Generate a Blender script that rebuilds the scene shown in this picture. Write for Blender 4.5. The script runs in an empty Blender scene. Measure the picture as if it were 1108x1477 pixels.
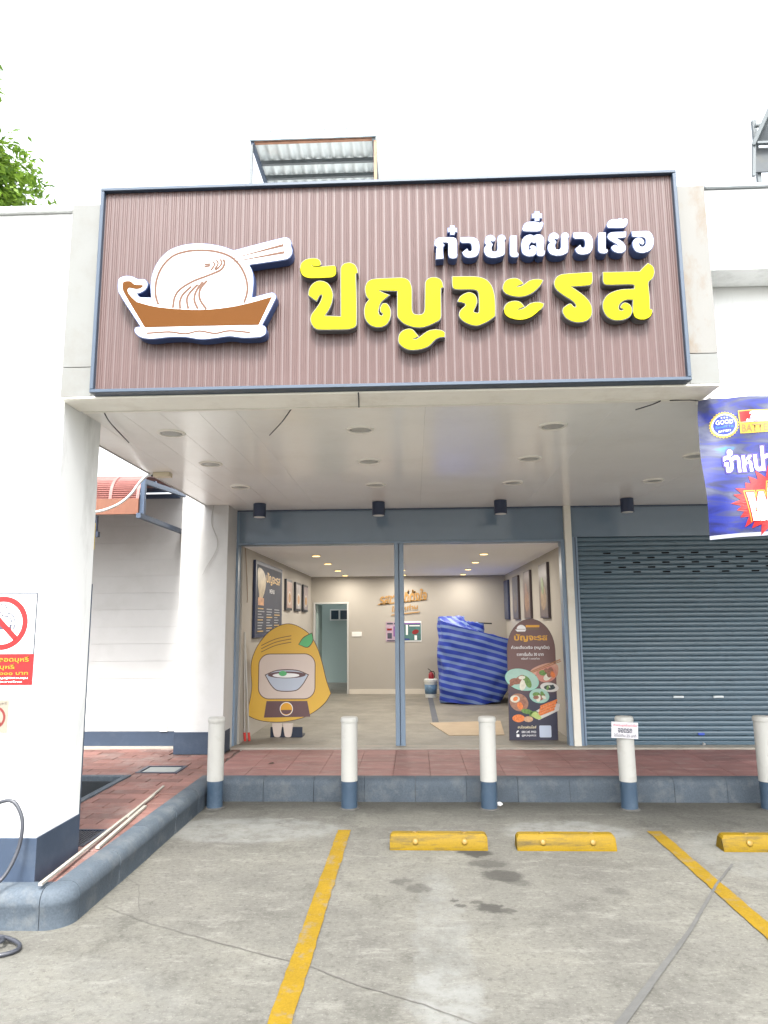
import bpy, bmesh, math, random
from mathutils import Vector, Matrix, noise as mnoise
random.seed(7)
S = bpy.context.scene
C = S.collection
R = math.radians

# ------------------------------------------------------------------ camera
CAM_H, PITCH, YAW, ROLL = 1.6, R(8.869), R(2.329), R(-.433)
fw = Vector((-math.sin(YAW)*math.cos(PITCH), math.cos(YAW)*math.cos(PITCH), math.sin(PITCH)))
rt = Vector((math.cos(YAW), math.sin(YAW), 0)); up = rt.cross(fw)
rt2 = math.cos(ROLL)*rt + math.sin(ROLL)*up; up2 = -math.sin(ROLL)*rt + math.cos(ROLL)*up
cd = bpy.data.cameras.new('camera'); cam = bpy.data.objects.new('camera', cd); C.objects.link(cam)
m = Matrix((rt2, up2, -fw)).transposed().to_4x4(); m.translation = (0, 0, CAM_H)
cam.matrix_world = m
cd.sensor_fit = 'VERTICAL'; cd.sensor_height = 24; cd.lens = 24*1023.1/1477
cd.clip_end = 2000; cd.clip_start = .05
S.camera = cam

# ------------------------------------------------------------------ daylight: bright thin overcast, high sun behind the camera
SUN_EL, SUN_AZ = R(53), R(4)          # azimuth measured from straight behind the camera, towards the right
w = bpy.data.worlds.new('World'); S.world = w; w.use_nodes = True
nt = w.node_tree; bg = nt.nodes['Background']
sky = nt.nodes.new('ShaderNodeTexSky'); sky.sky_type = 'NISHITA'; sky.sun_disc = False
sky.sun_elevation = SUN_EL; sky.sun_rotation = math.pi - SUN_AZ; sky.dust_density = 4; sky.air_density = 1.2; sky.ozone_density = .6
hs = nt.nodes.new('ShaderNodeHueSaturation'); hs.inputs['Saturation'].default_value = .22
nt.links.new(sky.outputs[0], hs.inputs['Color']); nt.links.new(hs.outputs[0], bg.inputs[0])
bg.inputs[1].default_value = .15
sl = bpy.data.lights.new('sun', 'SUN'); sl.energy = 1.2; sl.angle = R(10); sl.color = (1, .97, .92)
so = bpy.data.objects.new('sun', sl); C.objects.link(so)
sd = Vector((math.sin(SUN_AZ)*math.cos(SUN_EL), -math.cos(SUN_AZ)*math.cos(SUN_EL), math.sin(SUN_EL)))
so.rotation_euler = sd.to_track_quat('Z', 'Y').to_euler(); so.location = sd*30
S.view_settings.view_transform = 'Standard'; S.view_settings.look = 'None'
S.view_settings.gamma = 1; S.view_settings.use_curve_mapping = False
S.view_settings.exposure = 2.36
S.render.engine = 'CYCLES'
S.cycles.use_denoising = True
S.cycles.use_adaptive_sampling = True; S.cycles.adaptive_threshold = .02
S.cycles.max_bounces = 8; S.cycles.diffuse_bounces = 5; S.cycles.glossy_bounces = 4
S.cycles.sample_clamp_indirect = 6

# ------------------------------------------------------------------ materials
MATS = {}
def M(name, col, rough=.6, var=.08, vs=3., bump=0., bs=60., spec=.5, metal=0., rnd=0., dirt=None, emit=None, stretch=(1, 1, 1), trans=0., fine=0.):
    """one procedural material: base colour broken up by noise, optional relief, per-object tint and dirt blotches"""
    if name in MATS: return MATS[name]
    mt = bpy.data.materials.new(name); mt.use_nodes = True; t = mt.node_tree; n = t.nodes; l = t.links
    b = n['Principled BSDF']
    b.inputs['Roughness'].default_value = rough; b.inputs['Metallic'].default_value = metal
    b.inputs['Specular IOR Level'].default_value = spec
    g = n.new('ShaderNodeNewGeometry'); mp = n.new('ShaderNodeMapping'); mp.inputs['Scale'].default_value = stretch
    l.new(g.outputs['Position'], mp.inputs['Vector'])
    no = n.new('ShaderNodeTexNoise'); no.inputs['Scale'].default_value = vs; no.inputs['Detail'].default_value = 7; no.inputs['Roughness'].default_value = .62
    l.new(mp.outputs[0], no.inputs['Vector'])
    mr = n.new('ShaderNodeMapRange'); mr.inputs[1].default_value = .25; mr.inputs[2].default_value = .75
    mr.inputs[3].default_value = 1-var; mr.inputs[4].default_value = 1+var
    l.new(no.outputs[0], mr.inputs[0])
    fac = mr.outputs[0]
    def mul(a, bb):
        q = n.new('ShaderNodeMath'); q.operation = 'MULTIPLY'
        l.new(a, q.inputs[0]); l.new(bb, q.inputs[1]); return q.outputs[0]
    if fine:
        f2 = n.new('ShaderNodeTexNoise'); f2.inputs['Scale'].default_value = 90; f2.inputs['Detail'].default_value = 4
        l.new(g.outputs['Position'], f2.inputs['Vector'])
        m2 = n.new('ShaderNodeMapRange'); m2.inputs[1].default_value = .3; m2.inputs[2].default_value = .7; m2.inputs[3].default_value = 1-fine; m2.inputs[4].default_value = 1+fine
        l.new(f2.outputs[0], m2.inputs[0]); fac = mul(fac, m2.outputs[0])
    if rnd:
        oi = n.new('ShaderNodeObjectInfo'); m3 = n.new('ShaderNodeMapRange'); m3.inputs[3].default_value = 1-rnd; m3.inputs[4].default_value = 1+rnd
        l.new(oi.outputs['Random'], m3.inputs[0]); fac = mul(fac, m3.outputs[0])
    mx = n.new('ShaderNodeVectorMath'); mx.operation = 'SCALE'; mx.inputs[0].default_value = col
    l.new(fac, mx.inputs['Scale']); out = mx.outputs[0]
    if dirt:                                             # (colour, amount, scale)
        dn = n.new('ShaderNodeTexNoise'); dn.inputs['Scale'].default_value = dirt[2]; dn.inputs['Detail'].default_value = 8; dn.inputs['Roughness'].default_value = .7
        l.new(mp.outputs[0], dn.inputs['Vector'])
        dr = n.new('ShaderNodeMapRange'); dr.inputs[1].default_value = dirt[3] if len(dirt) > 3 else .5; dr.inputs[2].default_value = dirt[4] if len(dirt) > 4 else .72; dr.inputs[4].default_value = dirt[1]
        l.new(dn.outputs[0], dr.inputs[0])
        dm = n.new('ShaderNodeMix'); dm.data_type = 'RGBA'; l.new(dr.outputs[0], dm.inputs[0]); l.new(out, dm.inputs[6])
        dm.inputs[7].default_value = (*dirt[0], 1); out = dm.outputs[2]
    l.new(out, b.inputs['Base Color'])
    if bump:
        bn = n.new('ShaderNodeTexNoise'); bn.inputs['Scale'].default_value = bs; bn.inputs['Detail'].default_value = 6
        l.new(mp.outputs[0], bn.inputs['Vector'])
        bu = n.new('ShaderNodeBump'); bu.inputs['Strength'].default_value = bump; bu.inputs['Distance'].default_value = .01
        l.new(bn.outputs[0], bu.inputs['Height']); l.new(bu.outputs[0], b.inputs['Normal'])
    if emit:
        b.inputs['Emission Color'].default_value = (*emit[0], 1); b.inputs['Emission Strength'].default_value = emit[1]
    if trans:
        b.inputs['Transmission Weight'].default_value = trans
    MATS[name] = mt
    return mt

# ------------------------------------------------------------------ mesh helpers
def wloc(o):
    v = Vector((0, 0, 0))
    while o: v = v + o.location; o = o.parent
    return v
class MB:
    """collects shapes; build() links them as ONE mesh object"""
    def __init__(s): s.bm = bmesh.new()
    def box(s, x0, x1, y0, y1, z0, z1, bev=0, seg=2):
        vs = [s.bm.verts.new((x, y, z)) for z in (z0, z1) for y in (y0, y1) for x in (x0, x1)]
        fs = [(0, 2, 3, 1), (4, 5, 7, 6), (0, 1, 5, 4), (2, 6, 7, 3), (0, 4, 6, 2), (1, 3, 7, 5)]
        F = [s.bm.faces.new([vs[i] for i in f]) for f in fs]
        if bev:
            ed = list({e for f in F for e in f.edges})
            bmesh.ops.bevel(s.bm, geom=ed, offset=bev, segments=seg, affect='EDGES', profile=.6)
        return s
    def poly(s, pts): s.bm.faces.new([s.bm.verts.new(p) for p in pts]); return s
    def prism(s, pts, d):
        """closed outline (list of 3-D points) swept along vector d"""
        d = Vector(d); a = [s.bm.verts.new(p) for p in pts]; b = [s.bm.verts.new(Vector(p)+d) for p in pts]
        n = len(pts)
        s.bm.faces.new(a); s.bm.faces.new(b[::-1])
        for i in range(n): s.bm.faces.new([a[i], b[i], b[(i+1) % n], a[(i+1) % n]])
        return s
    def rings(s, rings, cap=True, close=True):
        """list of equal-length vertex rings, skinned"""
        R_ = [[s.bm.verts.new(p) for p in r] for r in rings]; n = len(R_[0])
        for i in range(len(R_)-1):
            for j in range(n if close else n-1):
                s.bm.faces.new([R_[i][j], R_[i][(j+1) % n], R_[i+1][(j+1) % n], R_[i+1][j]])
        if cap: s.bm.faces.new(R_[0][::-1]); s.bm.faces.new(R_[-1])
        return s
    def lathe(s, prof, c=(0, 0, 0), n=28):
        """profile of (radius, z) about a vertical axis through c"""
        return s.rings([[(c[0]+r*math.cos(2*math.pi*k/n), c[1]+r*math.sin(2*math.pi*k/n), c[2]+z) for k in range(n)] for r, z in prof])
    def tube(s, pts, r, n=8, r1=None):
        pts = [Vector(p) for p in pts]; rings = []; nrm = None
        for i, p in enumerate(pts):
            t = (pts[min(i+1, len(pts)-1)]-pts[max(i-1, 0)]).normalized()
            if nrm is None:
                nrm = t.orthogonal().normalized()
            else:
                nrm = (nrm-t*nrm.dot(t)).normalized()
            bi = t.cross(nrm); rr = r if r1 is None else r+(r1-r)*i/(len(pts)-1)
            rings.append([p+rr*(math.cos(2*math.pi*k/n)*nrm+math.sin(2*math.pi*k/n)*bi) for k in range(n)])
        return s.rings(rings)
    def bar(s, p, q, wd, ht):
        """rectangular bar from p to q"""
        p, q = Vector(p), Vector(q); t = (q-p).normalized(); u = t.cross(Vector((0, 0, 1)))
        if u.length < .01: u = Vector((1, 0, 0))
        u.normalize(); v = u.cross(t)
        return s.rings([[o+a*u*wd/2+b*v*ht/2 for a, b in ((-1, -1), (1, -1), (1, 1), (-1, 1))] for o in (p, q)])
    def build(s, name, mat, parent=None, smooth=False):
        bmesh.ops.recalc_face_normals(s.bm, faces=s.bm.faces)
        me = bpy.data.meshes.new(name)
        if parent: org = wloc(parent)
        else:
            xs = [v.co for v in s.bm.verts]
            org = Vector(((min(v.x for v in xs)+max(v.x for v in xs))/2, (min(v.y for v in xs)+max(v.y for v in xs))/2, min(v.z for v in xs)))
        for v in s.bm.verts: v.co -= org
        s.bm.to_mesh(me); s.bm.free()
        me.materials.append(mat)
        if smooth:
            me.polygons.foreach_set('use_smooth', [True]*len(me.polygons))
            if smooth is not True: me.set_sharp_from_angle(angle=R(smooth))
        o = bpy.data.objects.new(name, me); C.objects.link(o)
        if parent: o.parent = parent
        else: o.location = org
        return o
def B(*a, **k): return MB().box(*a, **k)
def share(src, loc, parent=None, name=None):
    o = src.copy(); C.objects.link(o); o.parent = parent; o.location = loc
    if name: o.name = name
    return o
def copy_tree(o, parent=None):
    c = o.copy(); C.objects.link(c); c.parent = parent
    for ch in list(o.children): copy_tree(ch, c)
    return c
def thing(name, label, cat, loc, group=None):
    o = bpy.data.objects.new(name, None); C.objects.link(o); o.location = loc; o.empty_display_size = .2
    return tag(o, label, cat, group)
def tag(o, label, cat, group=None):
    o['label'] = label; o['category'] = cat
    if group: o['group'] = group
    return o
def struct(o): o['kind'] = 'structure'; return o

# planes for flat print: (u right, v up, w out of the surface) -> world
def face_front(x, y, z): return lambda u, v, q: (x+u, y-q, z+v)
def face_right(x, y, z): return lambda u, v, q: (x+q, y+u, z+v)     # on a left-hand wall, looking towards +X
def face_left(x, y, z): return lambda u, v, q: (x-q, y-u, z+v)      # on a right-hand wall
def flat_mesh(me, fn, name, mat, parent):
    org = wloc(parent) if parent else Vector((0, 0, 0))
    for v in me.vertices: v.co = Vector(fn(*v.co)) - org
    me.materials.clear(); me.materials.append(mat); me.update()
    o = bpy.data.objects.new(name, me); C.objects.link(o)
    if parent: o.parent = parent
    return o
def curve_mesh(cu):
    o = bpy.data.objects.new('tmp', cu); me = bpy.data.meshes.new_from_object(o)
    bpy.data.objects.remove(o); return me
def text(name, body, fn, cu, cv, mat, parent, w=None, h=None, bold=.0, depth=.002, q=.001, shear=0., align='C', slope=0.):
    """lettering as thin raised print: centred on (cu, cv) of the plane fn, fitted to width w and/or height h"""
    c = bpy.data.curves.new('t', 'FONT'); c.body = body; c.resolution_u = 3; c.offset = bold; c.shear = shear
    me = curve_mesh(c)
    xs = [v.co.x for v in me.vertices]; ys = [v.co.y for v in me.vertices]
    x0, x1, y0, y1 = min(xs), max(xs), min(ys), max(ys)
    sx = w/(x1-x0) if w else None; sy = h/(y1-y0) if h else None
    sx = sx or sy; sy = sy or sx
    ox = {'C': (x0+x1)/2, 'R': x1, 'L': x0}[align]
    def f(x, y, z):
        u = cu+(x-ox)*sx; return fn(u, cv+(y-(y0+y1)/2)*sy+slope*(u-cu), q+depth)
    return flat_mesh(me, f, name, mat, parent)
def smooth_pts(pts, n=4):
    """closed Catmull-Rom through pts; points flagged as corners stay sharp"""
    out = []; N = len(pts)
    for i in range(N):
        p0, p1, p2, p3 = [Vector(pts[(i+k-1) % N][:2]) for k in range(4)]
        if pts[i][2]: p0 = p1
        if pts[(i+1) % N][2]: p3 = p2
        a = 0.5
        t1 = (p2-p0)*a if not pts[i][2] else (p2-p1)*.8
        t2 = (p3-p1)*a if not pts[(i+1) % N][2] else (p2-p1)*.8
        d = (p2-p1).length
        for t in (t1, t2):
            if t.length > d*1.1: t *= d*1.1/t.length
        for k in range(n):
            s = k/n; s2 = s*s; s3 = s2*s
            out.append(p1*(2*s3-3*s2+1)+t1*(s3-2*s2+s)+p2*(-2*s3+3*s2)+t2*(s3-s2))
    return out
def shape(name, pts, fn, mat, parent, depth, q=0., grow=0.):
    """outline cut from sheet of the given thickness, standing q off the plane"""
    cu = bpy.data.curves.new('s', 'CURVE'); cu.dimensions = '2D'; cu.fill_mode = 'BOTH'
    cu.extrude = depth/2; cu.offset = grow
    sp = cu.splines.new('POLY'); sp.points.add(len(pts)-1); sp.use_cyclic_u = True
    for i, p in enumerate(pts): sp.points[i].co = (p[0], p[1], 0, 1)
    me = curve_mesh(cu)
    return flat_mesh(me, lambda x, y, z: fn(x, y, q+depth/2+z), name, mat, parent)
def oval(cx, cy, rx, ry, n=28, a0=0, a1=360, rot=0):
    r = R(rot)
    o = []
    full = abs(a1-a0) >= 360
    for k in range(n if full else n+1):
        a = R(a0+(a1-a0)*k/n); x, y = rx*math.cos(a), ry*math.sin(a)
        o.append((cx+x*math.cos(r)-y*math.sin(r), cy+x*math.sin(r)+y*math.cos(r)))
    return o
def rrect(x0, x1, y0, y1, r=.01, n=4):
    o = []
    for cx, cy, a in ((x1-r, y1-r, 0), (x0+r, y1-r, 90), (x0+r, y0+r, 180), (x1-r, y0+r, 270)):
        for k in range(n+1): o.append((cx+r*math.cos(R(a+90*k/n)), cy+r*math.sin(R(a+90*k/n))))
    return o
def stroke(pts, wd):
    """a line of width wd as an outline"""
    pts = [Vector(p) for p in pts]; L, Rr = [], []
    for i, p in enumerate(pts):
        t = (pts[min(i+1, len(pts)-1)]-pts[max(i-1, 0)]).normalized(); nn = Vector((-t.y, t.x))
        L.append(p+nn*wd/2); Rr.append(p-nn*wd/2)
    return L+Rr[::-1]
def open_smooth(pts, n=5):
    o = []
    for i in range(len(pts)-1):
        p0 = Vector(pts[max(i-1, 0)]); p1 = Vector(pts[i]); p2 = Vector(pts[i+1]); p3 = Vector(pts[min(i+2, len(pts)-1)])
        for k in range(n):
            s = k/n
            o.append(.5*(2*p1+(p2-p0)*s+(2*p0-5*p1+4*p2-p3)*s*s+(3*p1-p0-3*p2+p3)*s**3))
    o.append(Vector(pts[-1])); return o

# ------------------------------------------------------------------ palette
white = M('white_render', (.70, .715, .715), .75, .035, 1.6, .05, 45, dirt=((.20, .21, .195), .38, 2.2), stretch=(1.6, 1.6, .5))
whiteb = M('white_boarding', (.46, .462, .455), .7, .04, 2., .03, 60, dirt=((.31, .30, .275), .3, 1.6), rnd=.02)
fascia_m = M('fascia_board', (.15, .156, .15), .7, .05, 2.5, .04, 50, dirt=((.12, .112, .095), .5, 2.6))
soffit_m = M('soffit_gloss', (.91, .90, .865), .16, .035, 1.2, .0, 40, spec=.5, dirt=((.7, .66, .6), .25, 1.4), rnd=.008)
beam_m = M('beam_cream', (.90, .88, .81), .6, .06, 2., .03, 50, dirt=((.45, .38, .28), .35, 2.2))
blue = M('blue_grey_paint', (.026, .042, .072), .55, .10, 4., .06, 60, dirt=((.065, .085, .115), .45, 5.))
kerb_m = M('kerb_paint', (.058, .074, .092), .7, .16, 4., .2, 70, spec=.3, dirt=((.135, .145, .148), .6, 6.), rnd=.05, fine=.14)
steel_blue = M('steel_blue', (.05, .075, .12), .4, .05, 5.)
alu_blue = M('aluminium_blue_grey', (.17, .235, .315), .35, .03, 8.)
navy = M('navy_black', (.014, .022, .045), .4, .05, 6.)
black = M('black_plastic', (.012, .013, .016), .45, .05, 6.)
cream = M('interior_cream', (.39, .362, .32), .8, .03, 1.2)
pillar_m = M('pillar_cream', (.66, .64, .57), .7, .05, 2., .03, dirt=((.5, .44, .34), .4, 3.))
ceil_m = M('interior_ceiling', (.88, .89, .91), .8, .02, 1.)

# ================================================================== THE SETTING
def ground_material():
    mt = bpy.data.materials.new('worn_concrete'); mt.use_nodes = True; t = mt.node_tree; n = t.nodes; l = t.links
    b = n['Principled BSDF']; b.inputs['Roughness'].default_value = .88; b.inputs['Specular IOR Level'].default_value = .3
    g = n.new('ShaderNodeNewGeometry'); P = g.outputs['Position']
    def noise(scale, detail=6, rough=.6, vec=P, st=None):
        if st:
            mp = n.new('ShaderNodeMapping'); mp.inputs['Scale'].default_value = st; l.new(vec, mp.inputs['Vector']); vec = mp.outputs[0]
        q = n.new('ShaderNodeTexNoise'); q.inputs['Scale'].default_value = scale; q.inputs['Detail'].default_value = detail; q.inputs['Roughness'].default_value = rough
        l.new(vec, q.inputs['Vector']); return q
    def rng(v, a, b_, c, d):
        q = n.new('ShaderNodeMapRange'); q.interpolation_type = 'SMOOTHSTEP'
        for i, x in zip((1, 2, 3, 4), (a, b_, c, d)): q.inputs[i].default_value = x
        l.new(v, q.inputs[0]); return q.outputs[0]
    def op(o, a, c):
        q = n.new('ShaderNodeMath'); q.operation = o
        for i, x in ((0, a), (1, c)):
            if isinstance(x, (int, float)): q.inputs[i].default_value = x
            else: l.new(x, q.inputs[i])
        return q.outputs[0]
    def mix(f, a, col):
        q = n.new('ShaderNodeMix'); q.data_type = 'RGBA'; l.new(f, q.inputs[0]); l.new(a, q.inputs[6]); q.inputs[7].default_value = (*col, 1); return q.outputs[2]
    d = noise(8, 9, .65); dv = n.new('ShaderNodeVectorMath'); dv.operation = 'MULTIPLY_ADD'
    l.new(d.outputs['Color'], dv.inputs[0]); dv.inputs[1].default_value = (.22, .22, 0); l.new(P, dv.inputs[2])
    PD = dv.outputs[0]                                     # position with a ragged offset of about .11
    def blob(x, y, rx, ry, soft=.55):
        a = n.new('ShaderNodeVectorMath'); a.operation = 'SUBTRACT'; l.new(PD, a.inputs[0]); a.inputs[1].default_value = (x+.11, y+.11, 0)
        c = n.new('ShaderNodeVectorMath'); c.operation = 'MULTIPLY'; l.new(a.outputs[0], c.inputs[0]); c.inputs[1].default_value = (1/rx, 1/ry, 0)
        e = n.new('ShaderNodeVectorMath'); e.operation = 'LENGTH'; l.new(c.outputs[0], e.inputs[0])
        return rng(e.outputs['Value'], soft, 1, 1, 0)
    ramp = n.new('ShaderNodeValToRGB'); el = ramp.color_ramp.elements
    el[0].position = .34; el[0].color = (0.068, 0.066, 0.059, 1); el[1].position = .66; el[1].color = (0.123, 0.120, 0.103, 1)
    e2 = el.new(.5); e2.color = (0.095, 0.093, 0.082, 1)
    big = noise(.75, 9, .74); l.new(big.outputs[0], ramp.inputs[0])
    col = ramp.outputs[0]
    # cement skin, brushed mostly across the bays
    col = mix(rng(noise(3.2, 9, .78, P, (1, 2.6, 1)).outputs[0], .50, .68, 0, .75), col, (0.153, 0.150, 0.134))
    col = mix(rng(noise(2.1, 9, .78, P, (1.3, 1, 1)).outputs[0], .50, .66, 0, .7), col, (0.057, 0.056, 0.048))
    col = mix(rng(noise(30, 6, .75).outputs[0], .47, .68, 0, .6), col, (0.047, 0.045, 0.039))
    col = mix(rng(noise(42, 5, .75, P, (1, 1.6, 1)).outputs[0], .52, .70, 0, .6), col, (0.175, 0.171, 0.153))
    # patched screed by the wheel stops and along the old trench
    for x, y, rx, ry, f in ((-1.35, 5.85, .85, .38, .55), (1.15, 5.82, .55, .34, .6), (.12, 3.9, .16, 1.15, .3), (.12, 3.35, .2, .3, .45), (2.3, 5.3, .45, .6, .3), (-1.9, 3.0, 1.2, .8, .15)):
        col = mix(op('MULTIPLY', blob(x, y, rx, ry, .75), op('MULTIPLY', rng(noise(7, 6, .7).outputs[0], .35, .6, .25, 1), f)), col, (.165, .170, .164))
    col = mix(rng(noise(75, 3, .6).outputs[0], .66, .72, 0, .8), col, (0.032, 0.030, 0.027))
    col = mix(rng(noise(110, 3, .6).outputs[0], .68, .73, 0, .9), col, (0.228, 0.225, 0.205))
    # oil drips
    for x, y, r, f in ((.41, 5.31, .14, .95), (.46, 5.08, .15, .6), (.55, 4.86, .17, .8), (.62, 4.74, .1, .5), (.41, 4.33, .11, .85), (.35, 4.42, .06, .6), (.52, 4.3, .05, .6), (-.1, 4.75, .08, .5), (.0, 4.63, .1, .5), (1.2, 4.6, .1, .3), (.2, 4.45, .04, .7), (.24, 4.36, .04, .7)):
        col = mix(op('MULTIPLY', blob(x, y, r, r*.8), f), col, (0.027, 0.026, 0.023))
    # darker towards the kerb foot, broken up by noise
    sx = n.new('ShaderNodeSeparateXYZ'); l.new(PD, sx.inputs[0])
    col = mix(op('MULTIPLY', rng(sx.outputs['Y'], 6.3, 6.86, 0, .45), rng(noise(3, 6, .7).outputs[0], .3, .7, .4, 1)), col, (0.057, 0.055, 0.047))
    l.new(col, b.inputs['Base Color'])
    bu = n.new('ShaderNodeBump'); bu.inputs['Strength'].default_value = .35; bu.inputs['Distance'].default_value = .006
    l.new(op('ADD', noise(60, 6, .7).outputs[0], op('MULTIPLY', noise(9, 6).outputs[0], 1.4)), bu.inputs['Height']); l.new(bu.outputs[0], b.inputs['Normal'])
    return mt

ground = struct(MB().poly([(-250, -250, 0), (250, -250, 0), (250, 250, 0), (-250, 250, 0)]).build('ground', ground_material()))
# filled expansion joint and shrinkage cracks in the slab: thin sheets on the concrete
joint_m = M('joint_filler', (.066, .066, .063), .9, .2, 14, .2, 60)
crack_m = M('crack_dirt', (.078, .074, .066), .95, .3, 20)
def ribbon(name, pts, wd, mat, z, jit=0., seed=1):
    rnd = random.Random(seed); p = []
    for i in range(len(pts)-1):
        a, c = Vector(pts[i]), Vector(pts[i+1]); k = max(2, int((c-a).length/.05))
        p += [(a+(c-a)*j/k, (wd[i]+(wd[i+1]-wd[i])*j/k)) for j in range(k)]
    p.append((Vector(pts[-1]), wd[-1]))
    mb = MB(); ring = []
    for i, (q, ww) in enumerate(p):
        t = (p[min(i+1, len(p)-1)][0]-p[max(i-1, 0)][0]).normalized(); nn = Vector((-t.y, t.x))
        o = nn*rnd.uniform(-jit, jit); k = 1+rnd.uniform(-.4, .4)*(1 if jit else 0)
        k = 1+(k-1)*(jit > .002)*.7; ring.append([(*(q+o+nn*ww*k/2), z), (*(q+o-nn*ww*k/2), z)])
    mb.rings(ring, cap=False, close=False)
    return mb.build(name, mat, ground)
ribbon('joint_filler', [(2.08, 5.08), (1.83, 4.72), (1.41, 4.04), (.8, 3.15), (.1, 2.1)], [.016, .016, .022, .040, .05], joint_m, .0085, .0015, 3)
ribbon('crack', [(-1.8, 4.3), (-1.46, 4.08), (-.95, 3.82), (-.54, 3.63), (-.26, 3.44), (.02, 3.29), (.3, 3.1)], [.002, .003, .005, .007, .006, .004, .002], crack_m, .0035, .004, 5)
ribbon('crack', [(-1.88, 4.8), (-1.72, 4.62), (-1.6, 4.3), (-1.46, 4.08)], [.004, .003, .004, .003], crack_m, .004, .005, 9)
ribbon('crack', [(-.15, 4.7), (-.05, 4.62), (.02, 4.66), (.1, 4.6)], [.003, .005, .003, .002], crack_m, .0035, .008, 11)

# yellow bay lines
yel = M('yellow_road_paint', (.155, .097, .004), .8, .14, 6., .15, 90, spec=.2, dirt=((.115, .105, .085), .85, 9., .535, .68), fine=.10)
for lab, x0, x1 in (('worn yellow bay line left of the wheel stops', -.615, -.515), ('worn yellow bay line at the right, crossed by the dark joint', 1.765, 1.865)):
    mb = MB(); rnd = random.Random(int(x0*100)); ring = []
    for i in range(60):
        y = 5.83-i*.065
        ring.append([(x0+rnd.uniform(-.004, .004), y, .006), (x1+rnd.uniform(-.004, .004), y, .006)])
    mb.rings(ring, cap=False, close=False)
    tag(mb.build('parking_line', yel), lab, 'road marking', 'painted bay lines')

# ---- raised walkway: bed, tiles with open joints, planter pit
WZ = .19
bed_m = M('mortar_bed', (.13, .10, .09), .95, .15, 9, .2)
walk = struct(B(-1.97, 6.6, 6.86, 8.3, .0, WZ-.012).build('walkway', bed_m))
mb = MB()
for x0, x1, y0, y1 in ((-2.72, -1.97, 4.06, 8.42), (-6, -2.72, 6.87, 8.42), (-6, -2.72, 4.06, 5.55), (-6, -3.62, 5.55, 6.87), (-2.1, -1.97, 8.28, 8.42)):
    mb.box(x0, x1, y0, y1, 0, WZ-.012) if x0 != -2.1 else None
mb.build('bed', bed_m, walk)
tile_m = M('red_paving', (.17, .082, .068), .75, .22, 3.5, .18, 70, rnd=.24, dirt=((.22, .185, .17), .7, 3.), fine=.08)
tile2_m = M('red_paving_worn', (.235, .115, .104), .7, .3, 2.6, .15, 60, rnd=.10, dirt=((.30, .225, .205), .7, 4.), stretch=(1, 1.8, 1), fine=.07)
holes = [(-2.70, -2.29, 7.01, 7.35), (-2.39, -2.15, 4.77, 5.15), (-3.66, -2.70, 5.5, 6.9), (-4.2, -2.1, 4.0, 4.64), (-2.7, -2.08, 7.98, 8.5)]
def tile_pieces(x0, x1, y0, y1):
    out = [(x0, x1, y0, y1)]
    for h in holes:
        nxt = []
        for a, b_, c, d in out:
            if b_ <= h[0] or a >= h[1] or d <= h[2] or c >= h[3]: nxt.append((a, b_, c, d)); continue
            if a < h[0]: nxt.append((a, h[0], c, d))
            if b_ > h[1]: nxt.append((h[1], b_, c, d))
            a2, b2 = max(a, h[0]), min(b_, h[1])
            if c < h[2]: nxt.append((a2, b2, c, h[2]))
            if d > h[3]: nxt.append((a2, b2, h[3], d))
        out = [q for q in nxt if q[1]-q[0] > .03 and q[3]-q[2] > .03]
    return out
rt_ = random.Random(4)
row = 0; y = 4.075
while y < 8.3:
    x = -4.1+(row % 2)*.15
    while x < -1.99:
        for a, b_, c, d in tile_pieces(x, min(x+.30, -1.985), y, min(y+.15, 8.4)):
            dz = rt_.uniform(-.0025, .0025)
            B(a+.003, b_-.003, c+.003, d-.003, WZ-.014, WZ+dz, bev=.0025, seg=1).build('paving_tile', tile_m, walk)
        x += .30
    y += .15; row += 1
for j in range(4):
    for i in range(19):
        x = -1.965+i*.35; y = 6.88+j*.35
        B(x+.0012, x+.3488, y+.0012, y+.3488, WZ-.014, WZ+rt_.uniform(-.001, .001), bev=.002, seg=1).build('paving_tile', tile2_m, walk)
# cement strips: foot of the rear wall and shop threshold
cem = M('cement_strip', (.30, .28, .24), .85, .16, 5., .15, dirt=((.3, .2, .16), .5, 5.))
B(-6, -2.69, 8.3, 8.415, WZ-.01, WZ+.022, bev=.006).build('mortar_fillet', cem, walk)
B(-2.105, 6.6, 8.275, 8.46, .02, .212, bev=.008).build('threshold', cem, walk)
# planter pit with a painted rim
soil = M('dark_soil', (.035, .033, .03), .95, .3, 14, .6, 30)
B(-3.62, -2.72, 5.55, 6.87, -.02, .012).build('pit_floor', soil, walk)
mb = MB(); mb.box(-2.745, -2.685, 5.53, 6.89, .01, WZ+.012, bev=.008); mb.box(-3.64, -2.746, 6.83, 6.89, .01, WZ+.012, bev=.008); mb.box(-3.64, -2.746, 5.53, 5.59, .01, WZ+.012, bev=.008); mb.box(-3.68, -3.62, 5.59, 6.83, .01, WZ+.012, bev=.008)
mb.build('pit_rim', kerb_m, walk)
mb = MB(); mb.box(-3.60, -2.75, 6.80, 6.829, .012, WZ-.035); mb.box(-2.775, -2.7455, 5.6, 6.799, .012, WZ-.035); mb.build('pit_dark_sides', M('pit_dark', (.018, .022, .026), .9, .2, 8.), walk)  # added dark boxes that blacken the inside of the pit

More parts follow.
